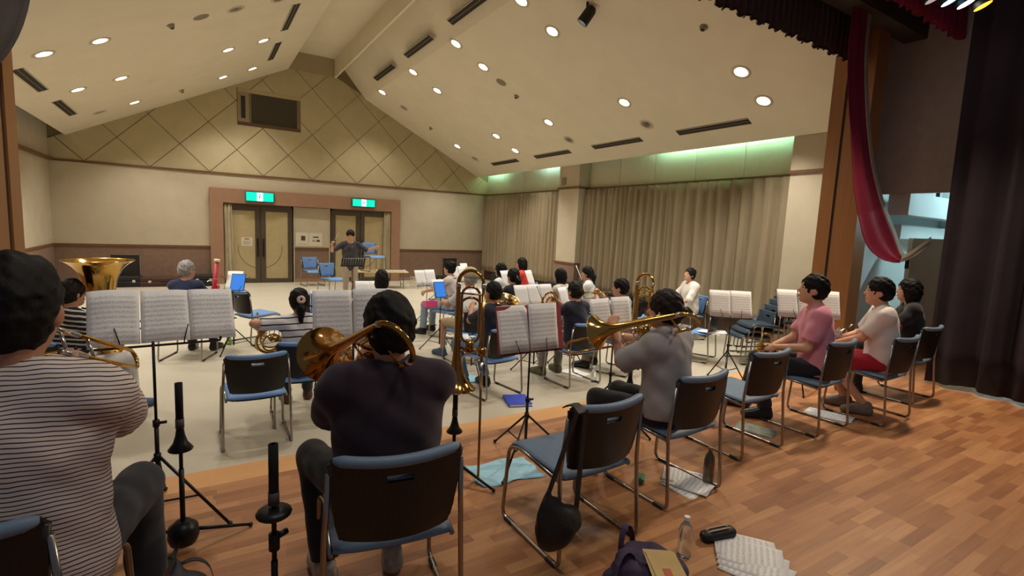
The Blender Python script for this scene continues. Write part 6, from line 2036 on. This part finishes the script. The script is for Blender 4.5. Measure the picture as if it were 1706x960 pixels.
MB_c = MB().lathe([(0.0005, 0.002), (0.028, 0.0), (0.034, 0.05), (0.032, 0.05), (0.027, 0.005), (0.0005, 0.006)], 18).build('plastic_cup', M_pet, None, smooth=True, loc=(1.60, 2.02, SLZ))
tag(MB_c, 'small clear cup under the empty chair with the bag', 'cup')

# pencil case
pc = empty('pencil_case', (2.33, 1.54, SLZ), math.radians(-12), 'open black pencil case with a pale zip', 'pencil case')
v = Vol((-0.14, -0.09, -0.02), (0.14, 0.09, 0.12), 0.006)
v.cone((-0.075, 0, 0.035), (0.075, 0, 0.035), 0.036, 0.038, 0.01)
v.cut((0, 0, -1), -0.001)
V, F = v.mesh()
V[:, 2] *= 0.8
np_obj('pouch', V, F, M_bag, pc)
for yy in (-0.014, 0.012):
    MB().tube([(-0.10, yy * 0.3, 0.046), (-0.05, yy, 0.06), (0.05, yy, 0.061), (0.10, yy * 0.3, 0.046)], 0.004, 6).build('zip', mat('zip_pale', (190, 170, 140), 0.5), pc, smooth=True)

# papers and cloth on the boards
floor_sheet('loose_sheets', 2.22, 1.42, SLZ, -150, 0.225, 0.305, M_music, 'fan of printed music sheets beside the pencil case', n=4, fan=7, step=(-0.035, -0.02))
floor_sheet('loose_sheets', 2.62, 2.12, SLZ, -160, 0.22, 0.30, M_music, 'loose printed sheets under the chair of the woman in grey', n=3, fan=16, step=(-0.02, -0.03))
floor_sheet('booklet', 3.93, 2.52, SLZ, -160, 0.22, 0.30, mat('booklet_cover', (176, 178, 160), 0.5, vary=0.5, vscale=14), 'patterned booklet lying under the empty chair next to the player in pink', 'booklet', n=2, fan=2, step=(0.004, 0.002))
floor_sheet('loose_sheets', 4.93, 2.46, SLZ, -165, 0.22, 0.38, M_music2, 'printed sheets on the boards behind the chair of the player in pink', n=2, fan=4)
MBg = MB().box(-0.05, 0.05, -0.03, 0.03, 0, 0.04).build('snack_packet', mat('green_packet', (58, 120, 70), 0.4, vary=0.3), None, loc=(2.42, 2.19, SLZ), rot=(0, 0, 0.6), bevel=0.012)
tag(MBg, 'small green snack packet by the loose sheets under the chair', 'packet')
MB().box(-0.03, 0.03, -0.031, -0.0295, 0.01, 0.03).build('wrapper_label', mat('packet_label', (210, 220, 200), 0.5), MBg)
def crumple(name, x, y_, z, w_, h_, m, label, cat, deg=0, amp=0.008, seed=1):
    r = np.random.default_rng(seed)
    nx, ny = 16, 12
    G, H = [], []
    for j in range(ny):
        a, b = [], []
        for i in range(nx):
            u, vv = i / (nx - 1) - 0.5, j / (ny - 1) - 0.5
            hgt = 0.003 + amp * abs(math.sin(9 * u + 5 * vv + seed) * math.sin(7 * vv - 4 * u + seed * 2))
            p = (u * w_ + 0.012 * math.sin(11 * vv + seed), vv * h_ + 0.012 * math.sin(9 * u + seed), hgt)
            a.append((p[0], p[1], p[2] - 0.002))
            b.append(p)
        G.append(a)
        H.append(b)
    o = MB().sheet(H, G).build(name, m, None, smooth=True, loc=(x, y_, z), rot=(0, 0, math.radians(deg)))
    return tag(o, label, cat)
crumple('cloth', 1.69, 2.70, SLZ, 0.44, 0.30, mat('pale_blue_cloth', (158, 204, 222), 0.85, vary=0.08), 'pale blue cloth spread under the upright bass trombone', 'cloth', deg=-6)
crumple('tissue', 4.62, 2.86, SLZ, 0.16, 0.14, mat('tissue_white', (222, 204, 190), 0.9), 'crumpled white tissue on the boards in front of the player in pink', 'tissue', amp=0.03, seed=3)
crumple('cloth', 2.80, 5.50, 0, 0.36, 0.30, mat('sky_cloth', (150, 202, 228), 0.85), 'light blue cloth on the hall floor before the man in navy', 'cloth', deg=10, seed=4)
crumple('towel', 2.62, 5.28, 0.60, 0.22, 0.26, mat('towel_white', (230, 230, 228), 0.95, vary=0.05), 'white towel on the knee of the man in navy', 'towel', deg=16, amp=0.02, seed=6)
floor_sheet('loose_sheets', 4.30, 5.35, 0, -170, 0.25, 0.32, M_plainpage, 'white sheets on the floor under the chair of the horn player in navy', n=3, fan=8)
floor_sheet('loose_sheets', 2.60, 6.25, 0, -160, 0.25, 0.32, M_plainpage, 'white sheets on the floor behind the man in the cap', n=2, fan=6)
floor_sheet('loose_sheets', 6.60, 5.00, 0.462, -150, 0.26, 0.34, M_plainpage, 'white sheets lying on the seat of the empty chair', n=3, fan=14)
bd = empty('binder', (2.96, 4.52, 0), math.radians(-18), 'blue ring binder lying on the hall floor near the stage', 'binder')
MB().box(-0.13, 0.13, -0.16, 0.16, 0.030, 0.034).build('cover', mat('binder_blue', (50, 72, 190), 0.4), bd, rot=(0, 0.02, 0))
MB().box(-0.13, 0.13, -0.16, 0.16, 0.0, 0.004).build('cover', mat('binder_blue', (50, 72, 190), 0.4), bd)
MB().box(-0.13, -0.126, -0.16, 0.16, 0.0, 0.034).build('spine', mat('binder_blue', (50, 72, 190), 0.4), bd)
MB().box(-0.12, 0.12, -0.15, 0.15, 0.004, 0.03).build('pages', M_plainpage, bd)

# strap of a bag reaching up at the very front
sb = empty('bag_strap', (-0.09, 2.42, SLZ), 0, 'dark navy bag with a loose strap at the foot of the slim trombone stand', 'bag')
v = Vol((-0.16, -0.22, -0.02), (0.16, 0.14, 0.2), 0.008)
v.ell((0, -0.08, 0.04), (0.10, 0.10, 0.06), 0.02)
v.cone((-0.02, -0.02, 0.06), (-0.015, 0.02, 0.11), 0.035, 0.012, 0.03)
v.cut((0, 0, -1), -0.002)
V, F = v.mesh()
np_obj('sack', V, F, mat('navy_nylon', (24, 26, 40), 0.6), sb)
pts = fillet([(-0.01, 0.02, 0.10), (0.05, 0.03, 0.105), (0.10, 0.0, 0.08), (0.12, -0.06, 0.02)], 0.05)
MB().sheet([[tuple(p + Vector((0, u, 0))) for u in (-0.012, 0.012)] for p in pts], [[tuple(p + Vector((0, u, 0.004))) for u in (-0.012, 0.012)] for p in pts]).build('strap', mat('navy_nylon', (24, 26, 40), 0.6), sb, smooth=True)

# ------------------------------------------------------------------ hall furniture along the back
def case(x, y_, w_, d_, h_, m, label, deg=0):
    r = empty('instrument_case', (x, y_, 0), math.radians(deg), label, 'case', 'instrument cases by the wall')
    MB().box(-w_ / 2, w_ / 2, -d_ / 2, d_ / 2, 0.0, h_ * 0.55).build('base', m, r, bevel=0.02)
    MB().box(-w_ / 2, w_ / 2, -d_ / 2, d_ / 2, h_ * 0.56, h_).build('lid', m, r, bevel=0.02)
    MB().tube(fillet([(-0.07, -d_ / 2, h_ * 0.5), (-0.07, -d_ / 2 - 0.04, h_ * 0.5), (0.07, -d_ / 2 - 0.04, h_ * 0.5), (0.07, -d_ / 2, h_ * 0.5)], 0.02), 0.012, 6).build('handle', M_black, r, smooth=True)
    for sx in (-0.3, 0.3):
        MB().box(sx * w_ - 0.03, sx * w_ + 0.03, -d_ / 2 - 0.006, -d_ / 2 + 0.01, h_ * 0.45, h_ * 0.68).build('latch', M_silver, r)
M_casebr = mat('case_brown', (72, 40, 32), 0.45, vary=0.15)
case(-1.62, 15.98, 0.75, 0.35, 0.27, M_black, 'black instrument case on the floor below the wall grille')
case(-0.75, 15.95, 1.05, 0.32, 0.24, M_casebr, 'long dark brown instrument case by the back wall')
case(0.12, 15.9, 0.5, 0.35, 0.30, M_black, 'black square case at the foot of the door surround')
case(7.0, 15.6, 0.7, 0.4, 0.22, M_black, 'low black case on the floor below the far grille')
case(8.3, 13.6, 0.5, 1.1, 0.42, M_black, 'black equipment case in front of the far curtain', 4)
case(8.2, 10.3, 0.55, 1.3, 0.55, M_black, 'black equipment case at the foot of the square column', 4)
case(8.3, 8.6, 0.5, 1.2, 0.38, M_black, 'black equipment case at the foot of the long curtain', 2)

tbm = mat('table_top', (206, 184, 142), 0.5, vary=0.05)
tb2 = empty('folding_table', (4.55, 14.55, 0), math.radians(-10), 'low beige folding table near the right hand door', 'table')
MB().box(-0.75, 0.75, -0.33, 0.33, 0.47, 0.50).build('table_top', tbm, tb2, bevel=0.006)
for sx in (-0.62, 0.62):
    for sy in (-0.27, 0.27):
        MB().cyl((sx, sy, 0), (sx * 0.95, sy * 0.95, 0.475), 0.013, 8).build('leg', M_chrome, tb2, smooth=True)
    MB().cyl((sx, -0.27, 0.1), (sx, 0.27, 0.1), 0.01, 8).build('stretcher', M_chrome, tb2, smooth=True)
kc = empty('white_case', (4.78, 14.38, 0.50), math.radians(-14), 'flat open pale case lying on the low table', 'case')
MB().box(-0.42, 0.42, -0.12, 0.12, 0.0, 0.05).build('tray', mat('case_pale', (226, 216, 196), 0.6), kc, bevel=0.01)
MB().box(-0.38, 0.38, -0.09, 0.09, 0.048, 0.056).build('lining', mat('case_lining', (80, 70, 60), 0.8), kc)
wb = empty('wire_basket', (5.55, 14.3, 0), 0, 'pale wire basket on the floor at the end of the low table', 'basket')
M_wire = mat('pale_wire', (196, 184, 158), 0.4, metal=0.4)
for k in range(4):
    zz = 0.06 + 0.09 * k
    MB().tube([(-0.15, -0.12, zz), (0.15, -0.12, zz), (0.15, 0.12, zz), (-0.15, 0.12, zz)], 0.006, 6, closed=True).build('hoop', M_wire, wb, smooth=True)
for sx in (-0.15, 0.0, 0.15):
    for sy in (-0.12, 0.12):
        MB().cyl((sx, sy, 0.0), (sx, sy, 0.34), 0.006, 6).build('upright', M_wire, wb, smooth=True)
pk = empty('clip_tray', (3.22, 7.66, 0.56), math.radians(8), 'bright pink tray clipped to a music stand', 'tray')
MB().sheet([[(-0.10, -0.06, 0), (0.10, -0.06, 0)], [(-0.10, 0.06, 0), (0.10, 0.06, 0)]], [[(-0.10, -0.06, 0.008), (0.10, -0.06, 0.008)], [(-0.10, 0.06, 0.008), (0.10, 0.06, 0.008)]]).build('base', mat('pink_plastic', (236, 84, 150), 0.4), pk)
for b in ((-0.10, 0.10, -0.06, -0.054), (-0.10, 0.10, 0.054, 0.06), (-0.10, -0.094, -0.06, 0.06), (0.094, 0.10, -0.06, 0.06)):
    MB().box(*b, 0.0, 0.10).build('side', mat('pink_plastic', (236, 84, 150), 0.4), pk)
MB().cyl((0.0, 0.06, 0.05), (0.04, 0.30, 0.05), 0.008, 8).build('clip_arm', M_stand, pk, smooth=True)
for c_ in list(bpy.data.collections):
    pass
